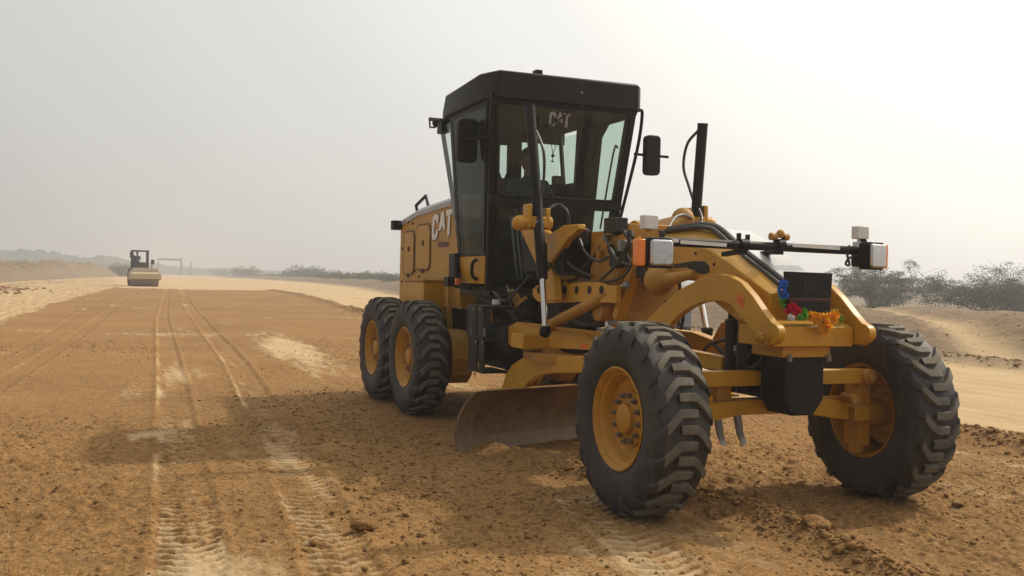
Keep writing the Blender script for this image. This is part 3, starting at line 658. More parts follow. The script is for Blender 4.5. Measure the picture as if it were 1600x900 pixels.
# hoses round the cylinders
HO = [
 [(-.70, 838, 205), (-.70, 849, 235), (-.68, 850, 275), (-.70, 845, 310), (-.72, 847, 370), (-.66, 852, 410)],
 [(-.60, 851, 345), (-.55, 858, 327), (-.45, 873, 320), (-.42, 886, 330), (-.40, 888, 350), (-.40, 884, 372)],
 [(-.65, 853, 380), (-.6, 855, 415), (-.5, 868, 435), (-.42, 890, 439), (-.35, 915, 425), (-.33, 940, 383)],
 [(-.62, 858, 410), (-.55, 870, 425), (-.45, 895, 428), (-.38, 918, 412), (-.34, 935, 392)],
 [(.80, 1092, 203), (.80, 1074, 225), (.80, 1068, 260), (.80, 1076, 290), (.80, 1084, 315)],
 [(.2, 1045, 355), (.35, 1055, 340), (.5, 1070, 336), (.7, 1083, 345), (.75, 1086, 353)],
 [(.80, 1091, 325), (.78, 1096, 340), (.7, 1094, 352), (.4, 1085, 356)],
 [(-.12, 1068, 480), (-.10, 1067, 500), (-.12, 1063, 515)],
 [(.0, 1165, 505), (.02, 1140, 528), (.03, 1110, 538), (.04, 1097, 555), (.04, 1097, 570), (.05, 1112, 576), (.05, 1140, 575)],
 [(.02, 1112, 535), (.02, 1130, 552), (.02, 1142, 560), (.02, 1130, 578)],
 [(.05, 1148, 480), (.05, 1152, 510), (.05, 1158, 540), (.05, 1140, 565)],
 [(.1, 1160, 490), (.1, 1170, 515), (.1, 1168, 545)],
 [(.0, 1062, 430), (.0, 1062, 470), (.0, 1060, 510)],
 [(-.66, 770, 455), (-.60, 790, 470), (-.5, 820, 440), (-.45, 835, 420)],
 [(-.62, 735, 450), (-.62, 760, 470), (-.55, 800, 490), (-.5, 815, 520)],
 [(-.5, 790, 440), (-.5, 800, 480), (-.45, 808, 520), (-.45, 820, 545)],
 [(-.55, 780, 500), (-.5, 800, 515), (-.45, 812, 500), (-.4, 830, 505)],
]
for q in HO:
    part('hydraulic_hose', 'hose', lambda m_, q=q: m_.tube(arc([PY(*k) for k in q], 7), .0135, 8))
# link bar with holes, centre shift cylinder, strut, covers
def f(m_):
    o_ = [(832, 452), (838, 446), (860, 445), (868, 438), (880, 438), (887, 444), (912, 440), (935, 441), (945, 446), (962, 446), (962, 474), (905, 472), (850, 474), (838, 470), (832, 462)]
    m_.prism([PY(-.47, *q) for q in o_], (0, .05, 0))
lkb = part('link_bar', 'yellow', f, bevel=.01)
for px in (842, 883, 901, 921, 940):
    p_ = PY(-.471, px, 453); part('link_hole', 'dark_interior', lambda m_, p_=p_: m_.cyl(p_, p_+Vector((0, -.004, 0)), .036, n=18), lkb)
a, b_ = PY(-.55, 852, 512), PY(-.42, 955, 458)
cs = part('shift_cylinder', 'yellow_worn', lambda m_: (m_.cyl(a, b_, .048, n=18), m_.cyl(b_-(b_-a)*.03, b_, .055, n=18), m_.cyl(a+(b_-a)*.28, a+(b_-a)*.31, .054, n=18)))
part('piston_rod', 'chrome', lambda m_: m_.cyl(b_, b_+(b_-a)*.22, .027), cs)
part('rod_eye', 'bare_steel', lambda m_: m_.sphere(b_+(b_-a)*.2, .036), cs)
part('centre_strut', 'yellow', lambda m_: m_.bar(PY(-.34, 1004, 385), PY(-.34, 966, 497), .07, .09, (0, 1, 0)), bevel=.008)
def f(m_):
    m_.prism([PY(-.30, *q) for q in ((882, 378), (950, 366), (958, 410), (956, 444), (925, 438), (885, 428), (866, 405))], (0, .06, 0)); m_.bb(-3.1, -2.15, -.545, -.24, 1.62, 1.93)
part('valve_cover', 'black', f, bevel=.01)
part('frame_saddle', 'yellow_worn', lambda m_: (m_.bb(-2.05, -1.55, -.34, -.235, 1.50, 1.97), m_.bb(-1.9, -1.6, -.30, .3, 1.22, 1.56), m_.cyl((-1.75, -.30, 1.30), (-1.75, -.42, 1.30), .09, n=20)), bevel=.012)
part('swivel_joint', 'yellow_worn', lambda m_: (m_.sphere(PY(-.30, 1030, 438), .12, 14, 9), m_.cyl(PY(-.30, 1028, 412), PY(-.30, 1030, 440), .075, .10, 18), m_.cyl(PY(-.3, 1030, 440), PY(-.25, 1085, 428), .06, .03)), bevel=.004)
part('frame_fitting', 'black_dusty', lambda m_: (m_.box(PY(-.35, 962, 352), (.20, .12, .12)), m_.sphere(PY(-.33, 965, 356), .07)), bevel=.01)
part('frame_valve', 'black_dusty', lambda m_: (m_.box(PY(-.36, 962, 402), (.12, .06, .16)), m_.cyl(PY(-.37, 958, 398), PY(-.37, 970, 418), .035)), bevel=.01)
part('frame_pipe', 'black_dusty', lambda m_: m_.tube(arc([PY(-.36, 985, 412), PY(-.38, 978, 395), PY(-.36, 984, 378), PY(-.34, 975, 362)], 6), .018))
part('lamp_bracket', 'black_dusty', lambda m_: (m_.box(PY(-.30, 1010, 425), (.16, .10, .10)), m_.cyl(PY(-.30, 1008, 425), PY(-.30, 1008, 442), .035)), bevel=.01)
for k, (px, py, w_, h_) in enumerate(((953, 388, .07, .07), (972, 384, .05, .09), (978, 408, .08, .06), (966, 424, .10, .06), (990, 396, .05, .06), (948, 372, .06, .05), (984, 366, .07, .05), (938, 398, .06, .08))):
    part('hydraulic_fitting', ('black_dusty', 'bare_steel', 'black_dusty', 'yellow_worn')[k % 4], lambda m_, px=px, py=py, w_=w_, h_=h_, k=k: (m_.box(PY(-.365, px, py), (w_, .06, h_)) if k % 2 else m_.cyl(PY(-.37, px, py-5), PY(-.37, px+2, py+6), w_*.4, n=12)), bevel=.006)
for q in ([(-.40, 944, 362), (-.42, 952, 385), (-.42, 965, 405), (-.40, 985, 415)], [(-.40, 985, 372), (-.43, 975, 392), (-.43, 962, 415), (-.42, 940, 436)], [(-.38, 995, 392), (-.42, 980, 425), (-.42, 960, 438), (-.40, 925, 442)], [(-.50, 870, 365), (-.52, 878, 390), (-.50, 892, 415), (-.42, 925, 432)], [(-.45, 905, 372), (-.46, 915, 395), (-.42, 935, 408), (-.40, 950, 402)], [(-.30, 900, 478), (-.34, 925, 492), (-.32, 950, 488), (-.30, 975, 500)], [(-.30, 880, 482), (-.36, 905, 505), (-.34, 940, 505)], [(-.2, 1040, 470), (-.2, 1042, 500), (-.2, 1050, 525), (-.1, 1075, 540)], [(-.14, 1176, 545), (-.16, 1165, 560), (-.15, 1150, 552), (-.13, 1152, 530)], [(-.15, 1195, 548), (-.17, 1188, 565), (-.15, 1172, 575), (-.12, 1160, 560)], [(-.55, 745, 455), (-.58, 765, 460), (-.56, 785, 462), (-.5, 805, 455)], [(-.52, 785, 475), (-.50, 800, 505), (-.48, 812, 530), (-.45, 818, 560)]):
    part('hydraulic_hose', 'hose', lambda m_, q=q: m_.tube(arc([PY(*k) for k in q], 7), .012, 8))
part('side_valve', 'black_dusty', lambda m_: (m_.cyl(PY(-.42, 900, 365), PY(-.38, 915, 372), .08), m_.box(PY(-.40, 905, 372), (.22, .08, .12))), bevel=.01)
part('name_tag', 'white_strip', lambda m_: m_.prism([PY(-.305, 925, 424), PY(-.305, 938, 419), PY(-.305, 940, 421), PY(-.305, 930, 426)], (0, -.002, 0)))
part('top_manifold', 'yellow_worn', lambda m_: (m_.bb(-2.0, -1.6, -.22, .2, 1.9, 2.03), m_.cyl((-2.1, .3, 2.0), (-2.1, .62, 2.08), .09, n=16), m_.sphere((-2.12, .62, 2.12), .11)), bevel=.015)
# drawbar, circle, blade
def f(m_):
    for s in (-1, 1):
        m_.prism([(-3.25, s*.50, .90), (-3.25, s*.50, 1.10), (-3.1, s*.50, 1.14), (-1.6, s*.42, 1.13), (-.25, s*.10, 1.03), (-.25, s*.10, .93), (-1.6, s*.42, .98)], (0, s*.09, 0))
    m_.bb(-3.3, -3.1, -.59, .59, .91, 1.09); m_.bb(-2.0, -1.85, -.45, .45, .96, 1.1); m_.sphere((-.2, 0, .98), .09)
    p_ = PY(-.6, 838, 535); m_.bb(p_.x-.12, p_.x+.16, -.80, -.55, .93, 1.06)
db = part('drawbar', 'yellow', f, bevel=.012)
p_ = PY(-.585, 914, 541); part('reflector_sticker', 'orange_sticker', lambda m_: m_.box((p_.x, -.594, p_.z), (.10, .004, .055)), db)
def f(m_):
    m_.lathe([(.55, .0), (.72, .0), (.72, .07), (.55, .07)], 64, True); m_.v = [(x-2.45, z, y+.83) for x, y, z in m_.v]
part('blade_circle', 'yellow_worn', f)
def f(m_):
    o_ = [(784, 606), (790, 585), (800, 570), (815, 560), (850, 556), (930, 556), (930, 583), (862, 583), (842, 586), (826, 596), (818, 607)]
    m_.prism([PY(-.62, *q) for q in o_], (0, .06, 0)); m_.prism([PY(-.62, *q)+Vector((-.25, 1.0, 0)) for q in o_], (0, .06, 0))
    m_.bar(PY(-.5, 833, 606), PY(-.45, 848, 578), .05, .05)
part('blade_arm', 'yellow', f, bevel=.01)
BA = Vector((-2.342, -1.275, .03)); BD = Vector((-.29, 1, 0)).normalized(); BN = Vector((BD.y, -BD.x, 0)); BL = 2.95   # BN points forward
def prof_pt(t, th=0):   # blade section: t 0 bottom .. 1 top, concave towards the front, tilted forward
    a = R(-38+95*t); rad = .42
    return (.16-rad*math.cos(a)+.31+.30*(t-.35)*.55-th*math.cos(a), .0+.56*(math.sin(a)-math.sin(R(-38)))/(math.sin(R(57))-math.sin(R(-38)))-.01)
def blade_strip(m_, s0, s1, t0, t1, th, n_=10, push=0):
    vs = []
    for s_ in (s0, s1):
        for k in range(n_+1):
            t = t0+(t1-t0)*k/n_
            for th_ in (0, th):
                a_, z_ = prof_pt(t, th_); q = BA+BD*s_+BN*(a_-.30+push); vs.append((q.x, q.y, z_+.03))
    e = 2*(n_+1); fs = []
    for k in range(n_):
        i = 2*k; fs += [(i, i+2, e+i+2, e+i), (i+1, e+i+1, e+i+3, i+3), (i, i+1, i+3, i+2), (e+i, e+i+2, e+i+3, e+i+1)]
    fs += [(0, e, e+1, 1), (2*n_, 2*n_+1, e+2*n_+1, e+2*n_)]
    m_.add(vs, fs)
bl = part('moldboard', 'blade', lambda m_: blade_strip(m_, 0, BL, .10, 1, .028), label='long curved dark steel blade')
part('cutting_edge', 'blade_edge', lambda m_: blade_strip(m_, .0, BL, 0, .22, .02, 4, .016), bl)
part('end_bit', 'blade_edge', lambda m_: (blade_strip(m_, -.005, .17, .0, .96, .012, 10, .017),), bl)
part('top_rail', 'yellow_worn', lambda m_: (m_.bar(BA+BD*.25+BN*-.14+Vector((0, 0, .50)), BA+BD*2.9+BN*-.14+Vector((0, 0, .50)), .06, .07), m_.bar(BA+BD*.7+BN*-.36+Vector((0, 0, .26)), BA+BD*2.6+BN*-.36+Vector((0, 0, .26)), .08, .08)), bl)
# main chassis below the cab
def f(m_):
    m_.bb(-4.7, -3.35, -.42, .42, .62, 1.40); m_.bb(-7.0, -4.7, -.42, .42, .75, 1.25); m_.bb(-3.36, -2.9, -.26, .26, 1.1, 1.5)
part('main_frame', 'black_dusty', f, bevel=.01)
part('transmission_case', 'dark_interior', lambda m_: (m_.cyl((-3.9, -.5, .9), (-3.3, -.5, .95), .2, .17, 20), m_.box((-3.7, -.48, 1.25), (.35, .1, .22)), m_.cyl((-3.1, -.3, .95), (-3.1, .3, .95), .15, n=20), m_.box((-3.35, -.45, 1.10), (.2, .2, .3))), bevel=.015)
part('rusty_bracket', 'yellow_worn', lambda m_: (m_.bar(PY(-.46, 795, 455), PY(-.42, 815, 475), .05, .09), m_.bar(PY(-.46, 805, 480), PY(-.42, 822, 465), .03, .03), m_.bar(PY(-.55, 770, 480), PY(-.55, 772, 540), .03, .03)))
part('filter_can', 'white_strip', lambda m_: m_.cyl(PY(-.6, 776, 468), PY(-.6, 776, 476), .045))
# tandem cases
for s in (-1, 1):
    def f(m_, s=s):
        o_ = [(x, z) for x, z in ((-6.95, .50), (-6.85, .40), (-4.62, .40), (-4.48, .50), (-4.42, .68), (-4.48, .88), (-4.62, .97), (-6.8, .97), (-6.95, .85))]
        m_.prism([(x, s*.76, z) for x, z in o_], (0, -s*.24, 0))
    part('tandem_case', 'yellow_worn', f, bevel=.03)
# engine hood
HY = .56
def f(m_):
    side = [(-7.33, 1.20), (-7.33, 2.265), (-6.55, 2.36), (-4.85, 2.43), (-4.85, 1.20)]
    m_.prism([(x, -HY, z) for x, z in side], (0, 2*HY, 0))
hood = part('engine_hood', 'yellow_dusty', f, bevel=.03)
def f(m_):
    q = [(-7.36, 2.265), (-6.55, 2.365), (-4.95, 2.435)]
    for (x0, z0), (x1, z1) in zip(q, q[1:]):
        sec = [[(x, -HY-.012, z-.05), (x, -HY-.012, z+.01), (x, -HY+.05, z+.06), (x, HY-.05, z+.06), (x, HY+.012, z+.01), (x, HY+.012, z-.05)] for x, z in ((x0, z0), (x1, z1))]
        m_.add(sec[0]+sec[1], [(j, j+1, 7+j, 6+j) for j in range(5)]+[(0, 1, 2, 3, 4, 5), (11, 10, 9, 8, 7, 6)])
    m_.box((-5.75, .0, 2.49), (.7, .7, .12), taper=.75)
part('hood_top', 'hood_grey', f, hood, bevel=.01)
for (px0, py0, px1, py1) in ((632, 362, 648, 428), (651, 351, 673, 421)):
    c0, c1 = PY(-HY-.003, (px0+px1)/2, py0), PY(-HY-.003, (px0+px1)/2, py1); x0, x1 = PY(-HY, px0, 390).x, PY(-HY, px1, 390).x; cx_, cz_, hw, hh_ = (x0+x1)/2, (c0.z+c1.z)/2, (x1-x0)/2, (c0.z-c1.z)/2
    pts = [Vector((cx_+a, -HY-.004, cz_+b_)) for a, b_ in rr_poly(hw, hh_, .10)]
    dp = part('hood_door', 'yellow_dusty', lambda m_, pts=pts: m_.prism(pts, (0, -.012, 0)), hood, bevel=.006)
    part('door_seal', 'panel_line', lambda m_, pts=pts: m_.tube(pts+[pts[0]], .016, 6, False), hood)
    for lx, lz, lw in ((.03, .05, .06), (.02, -.3, .05)): part('door_latch', 'black_dusty', lambda m_, cx_=cx_, cz_=cz_, lx=lx, lz=lz, lw=lw: m_.box((cx_+lx, -HY-.022, cz_+lz), (.045, .015, lw)), hood)
for px, py in ((634, 345), (639, 347), (645, 349), (649, 423), (655, 432), (629, 388), (628, 440)):
    p_ = PY(-HY-.002, px, py); part('hood_bolt', 'black_dusty', lambda m_, p_=p_: m_.cyl(p_, p_+Vector((0, -.012, 0)), .016, n=8), hood)
for q in (((-7.05, 2.34), (-7.15, 2.50), (-6.72, 2.60), (-6.55, 2.40)), ((-5.45, 2.45), (-5.52, 2.66), (-5.2, 2.68), (-5.1, 2.46))):
    part('hood_handle', 'black', lambda m_, q=q: m_.tube([(x, -.40, z) for x, z in q], .022, 8), hood)
part('exhaust_stack', 'black', lambda m_: m_.cyl((-6.1, .15, 2.36), (-6.1, .15, 2.52), .07), hood)
part('rear_lamp', 'black', lambda m_: (m_.box(PY(-.62, 619, 352), (.12, .12, .125)), m_.box(PY(-.58, 626, 351), (.06, .06, .05))), hood, bevel=.01)
part('rear_bumper', 'black_dusty', lambda m_: m_.bb(-7.45, -7.33, -.5, .5, .85, 1.25), bevel=.02)
# letters
LET = {'C': ([(.60, .64), (.40, .64), (.40, .76), (.36, .8), (.26, .8), (.21, .75), (.21, .25), (.26, .2), (.36, .2), (.40, .24), (.40, .36), (.60, .36), (.60, .14), (.46, 0), (.14, 0), (0, .14), (0, .86), (.14, 1), (.46, 1), (.60, .86)], .66),
       'A': ([(0, .30), (.20, 1), (.44, 1), (.64, .30), (.44, .30), (.41, .43), (.23, .43), (.20, .30)], .68),
       'T': ([(0, 1), (.60, 1), (.60, .79), (.405, .79), (.405, 0), (.195, 0), (.195, .79), (0, .79)], .62)}
def letter(ch, frame, x0, h, wd):
    """frame(u, v): lower-left based mapping to a 3d point"""
    return [frame(x0+u*wd, v*h) for u, v in LET[ch][0]]
H0 = PY(-HY-.006, 675, 376); HX = PY(-HY-.006, 675, 337).z-H0.z
x_ = 0
for ch in 'CAT':
    fr = lambda u, v: Vector((H0.x+u+v*.10, -HY-.006, H0.z+v+u*.06))
    part('hood_letter_back', 'decal_dark', lambda m_, ch=ch, x_=x_: m_.prism([p_+Vector((-.012, .002, -.012)) for p_ in letter(ch, fr, x_, HX*1.06, .41)], (0, -.003, 0)), hood, smooth=0)
    part('hood_letter', 'white_decal', lambda m_, ch=ch, x_=x_: m_.prism(letter(ch, fr, x_, HX, .37), (0, -.006, 0)), hood, smooth=0)
    x_ += .26
part('hood_model_decal', 'decal_red', lambda m_: m_.prism([PY(-HY-.006, *q) for q in ((685, 377), (700, 378), (700, 386), (685, 386))], (0, -.003, 0)), hood, smooth=0)
# box above the tandem, black boxes, marker lamp
bb0 = PY(-.80, 662, 440)
bx = part('battery_box', 'yellow', lambda m_: m_.bb(bb0.x-.85, bb0.x, -.80, -.45, 1.00, bb0.z), bevel=.015)
part('box_lid', 'yellow_worn', lambda m_: m_.bb(bb0.x-.87, bb0.x+.015, -.815, -.45, bb0.z+.002, bb0.z+.022), bx)
part('mudguard_post', 'yellow_worn', lambda m_: m_.bar(PY(-.62, 701, 432), PY(-.62, 703, 515), .05, .06), bevel=.006)
part('relay_box', 'black', lambda m_: m_.box(PY(-.72, 714, 418), (.20, .12, .30)), bevel=.012)
ml = part('marker_bracket', 'black', lambda m_: (m_.box(PY(-.85, 706, 440), (.16, .14, .10)), m_.cyl(PY(-.75, 712, 447), PY(-.70, 735, 450), .02)), bevel=.012)
part('marker_lens', 'reflector_red', lambda m_: m_.box(PY(-.87, 714, 440)+Vector((.02, 0, 0)), (.04, .05, .07)), ml, bevel=.008)
part('mirror_stay', 'black', lambda m_: (m_.cyl(PY(-.75, 712, 405), PY(-.8, 712, 445), .03), m_.bb(-4.55, -3.65, -.66, -.60, 1.38, 1.46)))
# steps
def f(m_):
    for x0, x1 in ((-3.84, -3.58), (-3.54, -3.38)):
        m_.bb(x0, x1, -.82, -.80, .95, 1.28)
        m_.bb(x0+.02, x1-.0, -.81, -.79, .62, .945)
    m_.bb(-3.84, -3.38, -.80, -.5, 1.25, 1.28); m_.bb(-3.84, -3.38, -.80, -.52, .93, .955); m_.bb(-3.82, -3.40, -.80, -.55, .62, .645)
st = part('step_ladder', 'black_dusty', f, bevel=.004)
for px, py in ((721, 482), (741, 483), (751, 483), (744, 534), (754, 534), (743, 584), (724, 534)):
    p_ = PY(-.823, px, py); part('step_bolt', 'bare_steel', lambda m_, p_=p_: m_.cyl(p_, p_+Vector((0, -.012, 0)), .014, n=8), st)
for px_, y0_, y1_, w_ in ((737, 510, 525, .03), (757, 512, 526, .02)): part('step_strip', 'bare_steel', lambda m_, px_=px_, y0_=y0_, y1_=y1_, w_=w_: m_.bar(PY(-.823, px_, y0_), PY(-.823, px_, y1_), .012, w_, (0, 1, 0)), st)

# ------------------------------------------------------------------ cab
CAB = empty('cab', (0, 0, 0), G)
ZB, ZT = 1.46, 3.30
def cy(z): return .645+(.765-.645)*(z-ZB)/(ZT-ZB)            # half width
def cxf(z): return -3.60+(-3.27+3.60)*(z-ZB)/(ZT-ZB)          # front plane
def cxd(z): return -4.42-(.10)*(z-ZB)/(ZT-ZB)                 # door rear post
def cxr(z): return np.interp(z, [ZB, 1.75, 2.4, 3.3], [-4.48, -4.52, -4.72, -5.03])
def wide(y): return y*1.0425-.0325          # the cab sits a little to the right of the frame
def sidept(fx, z, s, ins=0): return Vector((fx, wide(s*(cy(z)-ins)), z))
for s in (-1, 1):
    # front post
    part('front_post', 'black', lambda m_, s=s: m_.tube([sidept(cxf(z)-.05, z, s, .045) for z in (ZB-.02, 2.0, 2.6, ZT)], .055, 4), CAB, bevel=.01)
    part('door_post', 'black', lambda m_, s=s: m_.tube([sidept(cxd(z), z, s, .035) for z in (ZB, 2.0, 2.6, ZT)], .045, 4), CAB, bevel=.01)
    part('rear_post', 'black', lambda m_, s=s: m_.tube([sidept(float(cxr(z))+.02, z, s, .06) for z in (1.5, 1.75, 2.1, 2.4, 2.8, ZT)], .028, 6), CAB)
    def f(m_, s=s):
        z0 = 1.80
        pf = [sidept(cxf(ZT)-.11, ZT-.06, s), sidept(cxf(z0)-.11, z0, s), sidept(cxd(z0)+.05, z0, s), sidept(cxd(ZT)+.05, ZT-.06, s)]
        m_.add(pf, [(0, 1, 2, 3)])
    gd = part('door_glass', 'glass_dark' if s < 0 else 'glass', f, CAB, smooth=0)
    def f(m_, s=s):   # door frame rails
        for z, h_ in ((1.80, .05), (ZT-.04, .07)): m_.bar(sidept(cxf(z)-.09, z, s, .012), sidept(cxd(z)+.03, z, s, .012), .035, h_)
        for fn in (lambda z: cxf(z)-.125, lambda z: cxd(z)+.065):
            m_.bar(sidept(fn(1.8), 1.8, s, .012), sidept(fn(ZT-.05), ZT-.05, s, .012), .05, .035, (0, 1, 0))
    part('door_frame', 'black', f, CAB, bevel=.008)
    part('door_panel', 'yellow', lambda m_, s=s: m_.prism([sidept(cxf(1.8)-.09, 1.775, s), sidept(cxf(ZB)-.09, ZB+.03, s), sidept(cxd(ZB)+.03, ZB+.03, s), sidept(cxd(1.8)+.03, 1.775, s)], (0, -s*.02, 0)), CAB, bevel=.01)
    part('door_handle', 'black', lambda m_, s=s: (m_.tube(arc([sidept(cxf(1.75)-.28, 1.74, s, -.01), sidept(cxf(1.75)-.30, 1.70, s, -.05), sidept(cxf(1.6)-.30, 1.58, s, -.05), sidept(cxf(1.6)-.27, 1.53, s, -.01)], 5), .018, 8),), CAB)
    part('grab_rail', 'black', lambda m_, s=s: m_.tube(arc([sidept(cxf(2.9)-.3, 2.95, s, -.005), sidept(cxf(2.9)-.3, 2.9, s, .04), sidept(cxf(2.0)-.3, 2.1, s, .04)], 5), .010, 6), CAB)
    def f(m_, s=s):
        zz = [1.78, 2.1, 2.4, 2.8, 3.22]; a = [sidept(float(cxr(z))+.03, z, s, .03) for z in zz]; b_ = [sidept(cxd(z)-.03, z, s, .02) for z in zz]
        m_.add(a+b_, [(i, i+1, 6+i, 5+i) for i in range(4)])
    part('quarter_glass', 'glass', f, CAB, smooth=0)
# windshield: upper pane and two lower panes, rubber frame
def fp(y, z, d_=0): return Vector((cxf(z)+d_, wide(y), z))
def pane(m_, hw0, hw1, z0, z1, y0=None):
    o_ = []
    for u, v in rr_poly(1, 1, .12):
        z = (z0+z1)/2+v*(z1-z0)/2; hw = hw0+(hw1-hw0)*(z-z0)/(z1-z0); o_.append(fp(u*hw if y0 is None else y0[0]+(u+1)/2*(y0[1]-y0[0]), z))
    return o_
ZC = 2.335
up = pane(None, .625, .70, ZC+.03, ZT-.05)
loR = pane(None, 0, 0, ZB+.08, ZC-.06, (-.60, -.12)); loL = pane(None, 0, 0, ZB+.08, ZC-.06, (.10, .60))
for nm_, pl_ in (('windshield', up), ('lower_pane', loR), ('lower_pane', loL)):
    g_ = part(nm_, 'glass', lambda m_, pl_=pl_: m_.add(pl_, [tuple(range(len(pl_)))]), CAB, smooth=0)
    part('pane_seal', 'black', lambda m_, pl_=pl_: m_.tube(pl_+[pl_[0]], .014, 6, False), CAB)
def frame_around(m_, outer, holes):
    pass
def f(m_):
    # front face bars
    m_.bar(fp(-.70, ZC-.012, -.02), fp(.70, ZC-.012, -.02), .05, .085); m_.bar(fp(-.62, ZB+.03, -.02), fp(.62, ZB+.03, -.02), .05, .13)
    m_.bar(fp(0, ZB, -.02), fp(0, ZC, -.02), .05, .2, (0, 1, 0)); m_.bar(fp(-.76, ZT-.01, -.02), fp(.76, ZT-.01, -.02), .05, .10)
    for s in (-1, 1): m_.prism([fp(s*.62, ZB, -.03), fp(s*.645, ZB, -.03), fp(s*.765, ZT, -.03), fp(s*.705, ZT, -.03)], (.022, 0, 0))
    for s in (-1, 1):
        for zc, a in ((ZT-.05, -1),): pass
part('front_frame', 'black', f, CAB, bevel=.008)
# windshield letters
P0 = fp(.0, 3.07, .012)
lw = PX(-3.31, 857, 185); hgt = PX(-3.31, 857, 174).z-PX(-3.31, 857, 195).z
x_ = 0; wtot = PX(-3.31, 890, 185).y-lw.y
zb_ = PX(-3.31, 857, 197).z
for ch in 'CAT':
    part('windshield_letter', 'decal_windshield', lambda m_, ch=ch, x_=x_: m_.prism([fp((lw.y+x_*wtot+u*wtot*.52+.0325)/1.0425, zb_+v*hgt*1.05, .006) for u, v in LET[ch][0]], (.002, 0, 0)), CAB, smooth=0)
    x_ += .335
part('wiper', 'black', lambda m_: (m_.bar(fp(.13, ZT-.02, .05), fp(-.25, 3.0, .03), .02, .014), m_.bar(fp(-.28, 3.15, .025), fp(-.30, 2.45, .025), .014, .02), m_.sphere(fp(.13, ZT-.01, .04), .03)), CAB)
# roof
def f(m_):
    lo = [(-3.21, -.78), (-3.21, .74), (-3.30, .81), (-4.55, .80), (-4.92, .72), (-5.06, .5), (-5.06, -.5), (-4.92, -.78), (-4.55, -.87), (-3.48, -.88)]
    k = len(lo); z0 = ZT-.02; zt_ = lambda x: 3.545 if x > -4.5 else 3.51 if x > -4.8 else 3.40 if x > -5 else 3.34
    bot = [(x, y, z0-(0 if x > -4.6 else .03)) for x, y in lo]; up1 = [(x, y, zt_(x)-.015) for x, y in lo]; top = [(x+(-.02 if x > -4 else .03), y*.975, zt_(x)) for x, y in lo]
    vs = bot+up1+top; fs = [tuple(range(k))]+[(i, (i+1) % k, k+(i+1) % k, k+i) for i in range(k)]+[(k+i, k+(i+1) % k, 2*k+(i+1) % k, 2*k+i) for i in range(k)]
    fs += [(2*k, 2*k+1, 2*k+2, 2*k+3, 2*k+8, 2*k+9), (2*k+3, 2*k+4, 2*k+7, 2*k+8), (2*k+4, 2*k+5, 2*k+6, 2*k+7)]
    m_.add(vs, fs)
rf = part('roof', 'black', f, CAB, bevel=.018)
p_ = PX(-3.4, 840, 114)
part('roof_lamp_stub', 'black', lambda m_: m_.box(p_+Vector((0, 0, -.01)), (.09, .075, .07)), rf, bevel=.01)
part('roof_screw', 'bare_steel', lambda m_: (m_.cyl((-3.209, .10, 3.40), (-3.199, .10, 3.40), .012, n=8),), rf)
# rear wall with openings
XR = -4.98
def f(m_):
    X0, X1 = XR-.02, XR+.02
    for a_, b_ in ((-.60, -.07), (.03, .20)): m_.bb(X0, X1, a_, b_, 2.2, ZT)
    m_.bb(X0, X1, -.07, .03, 3.08, ZT); m_.bb(X0, X1, -.07, .03, 2.2, 2.70)
    m_.prism([(X1, -.07, 2.70), (X1, -.07, 2.77), (X1, -.04, 2.70)], (-.04, 0, 0)); m_.prism([(X1, .03, 2.70), (X1, .03, 2.77), (X1, 0, 2.70)], (-.04, 0, 0))
    m_.bb(X0, X1, .20, .74, 3.13, ZT); m_.bb(X0, X1, .20, .70, 2.2, 2.66)
    m_.bb(-4.98, -4.6, -.50, .62, 2.1, 2.2); m_.bb(-4.68, -4.58, -.55, .60, 1.46, 2.15)
part('rear_wall', 'dark_interior', f, CAB)
part('rear_glass', 'glass', lambda m_: m_.add([(XR-.021, -.08, 2.6), (XR-.021, .70, 2.6), (XR-.021, .70, 3.18), (XR-.021, -.08, 3.18)], [(0, 1, 2, 3)]), CAB, smooth=0)
def f(m_):
    m_.prism([(-4.96, .665, 1.8), (-4.62, .645, 1.8), (-4.62, .70, 2.66), (-4.96, .70, 2.66)], (0, .012, 0))
    m_.prism([(-4.62, .655, 1.8), (-4.08, .655, 1.8), (-4.0, .735, 3.1), (-3.86, .742, 3.22), (-4.62, .742, 3.22)], (0, .01, 0))  # opaque panel added to darken the rear of the left door glass
part('side_dark_panel', 'dark_interior', f, CAB)
part('cab_floor', 'dark_interior', lambda m_: m_.bb(-4.65, -3.56, -.62, .62, ZB-.06, ZB), CAB, bevel=.01)
part('headliner', 'dark_interior', lambda m_: m_.bb(-4.95, -3.4, -.70, .70, ZT-.045, ZT-.005), CAB)
seat = part('seat', 'seat_cloth', lambda m_: (m_.box((-4.28, .04, 2.0), (.50, .50, .12)), m_.bar((-4.50, .04, 2.02), (-4.56, .04, 2.58), .48, .12, (1, 0, 0)), m_.box((-4.30, .04, 1.72), (.3, .3, .46))), CAB, bevel=.04)
part('armrest', 'seat_cloth', lambda m_: (m_.box((-4.25, -.26, 2.22), (.36, .07, .06)), m_.box((-4.25, .34, 2.22), (.36, .07, .06))), CAB, bevel=.015)
part('console', 'dark_interior', lambda m_: (m_.bar((-3.72, .04, 1.46), (-3.80, .04, 2.22), .20, .16, (1, 0, 0)), m_.box((-3.78, .04, 2.28), (.16, .36, .16))), CAB, bevel=.02)
part('side_console', 'dark_interior', lambda m_: m_.box((-4.35, .50, 1.76), (.5, .14, .6)), CAB, bevel=.02)
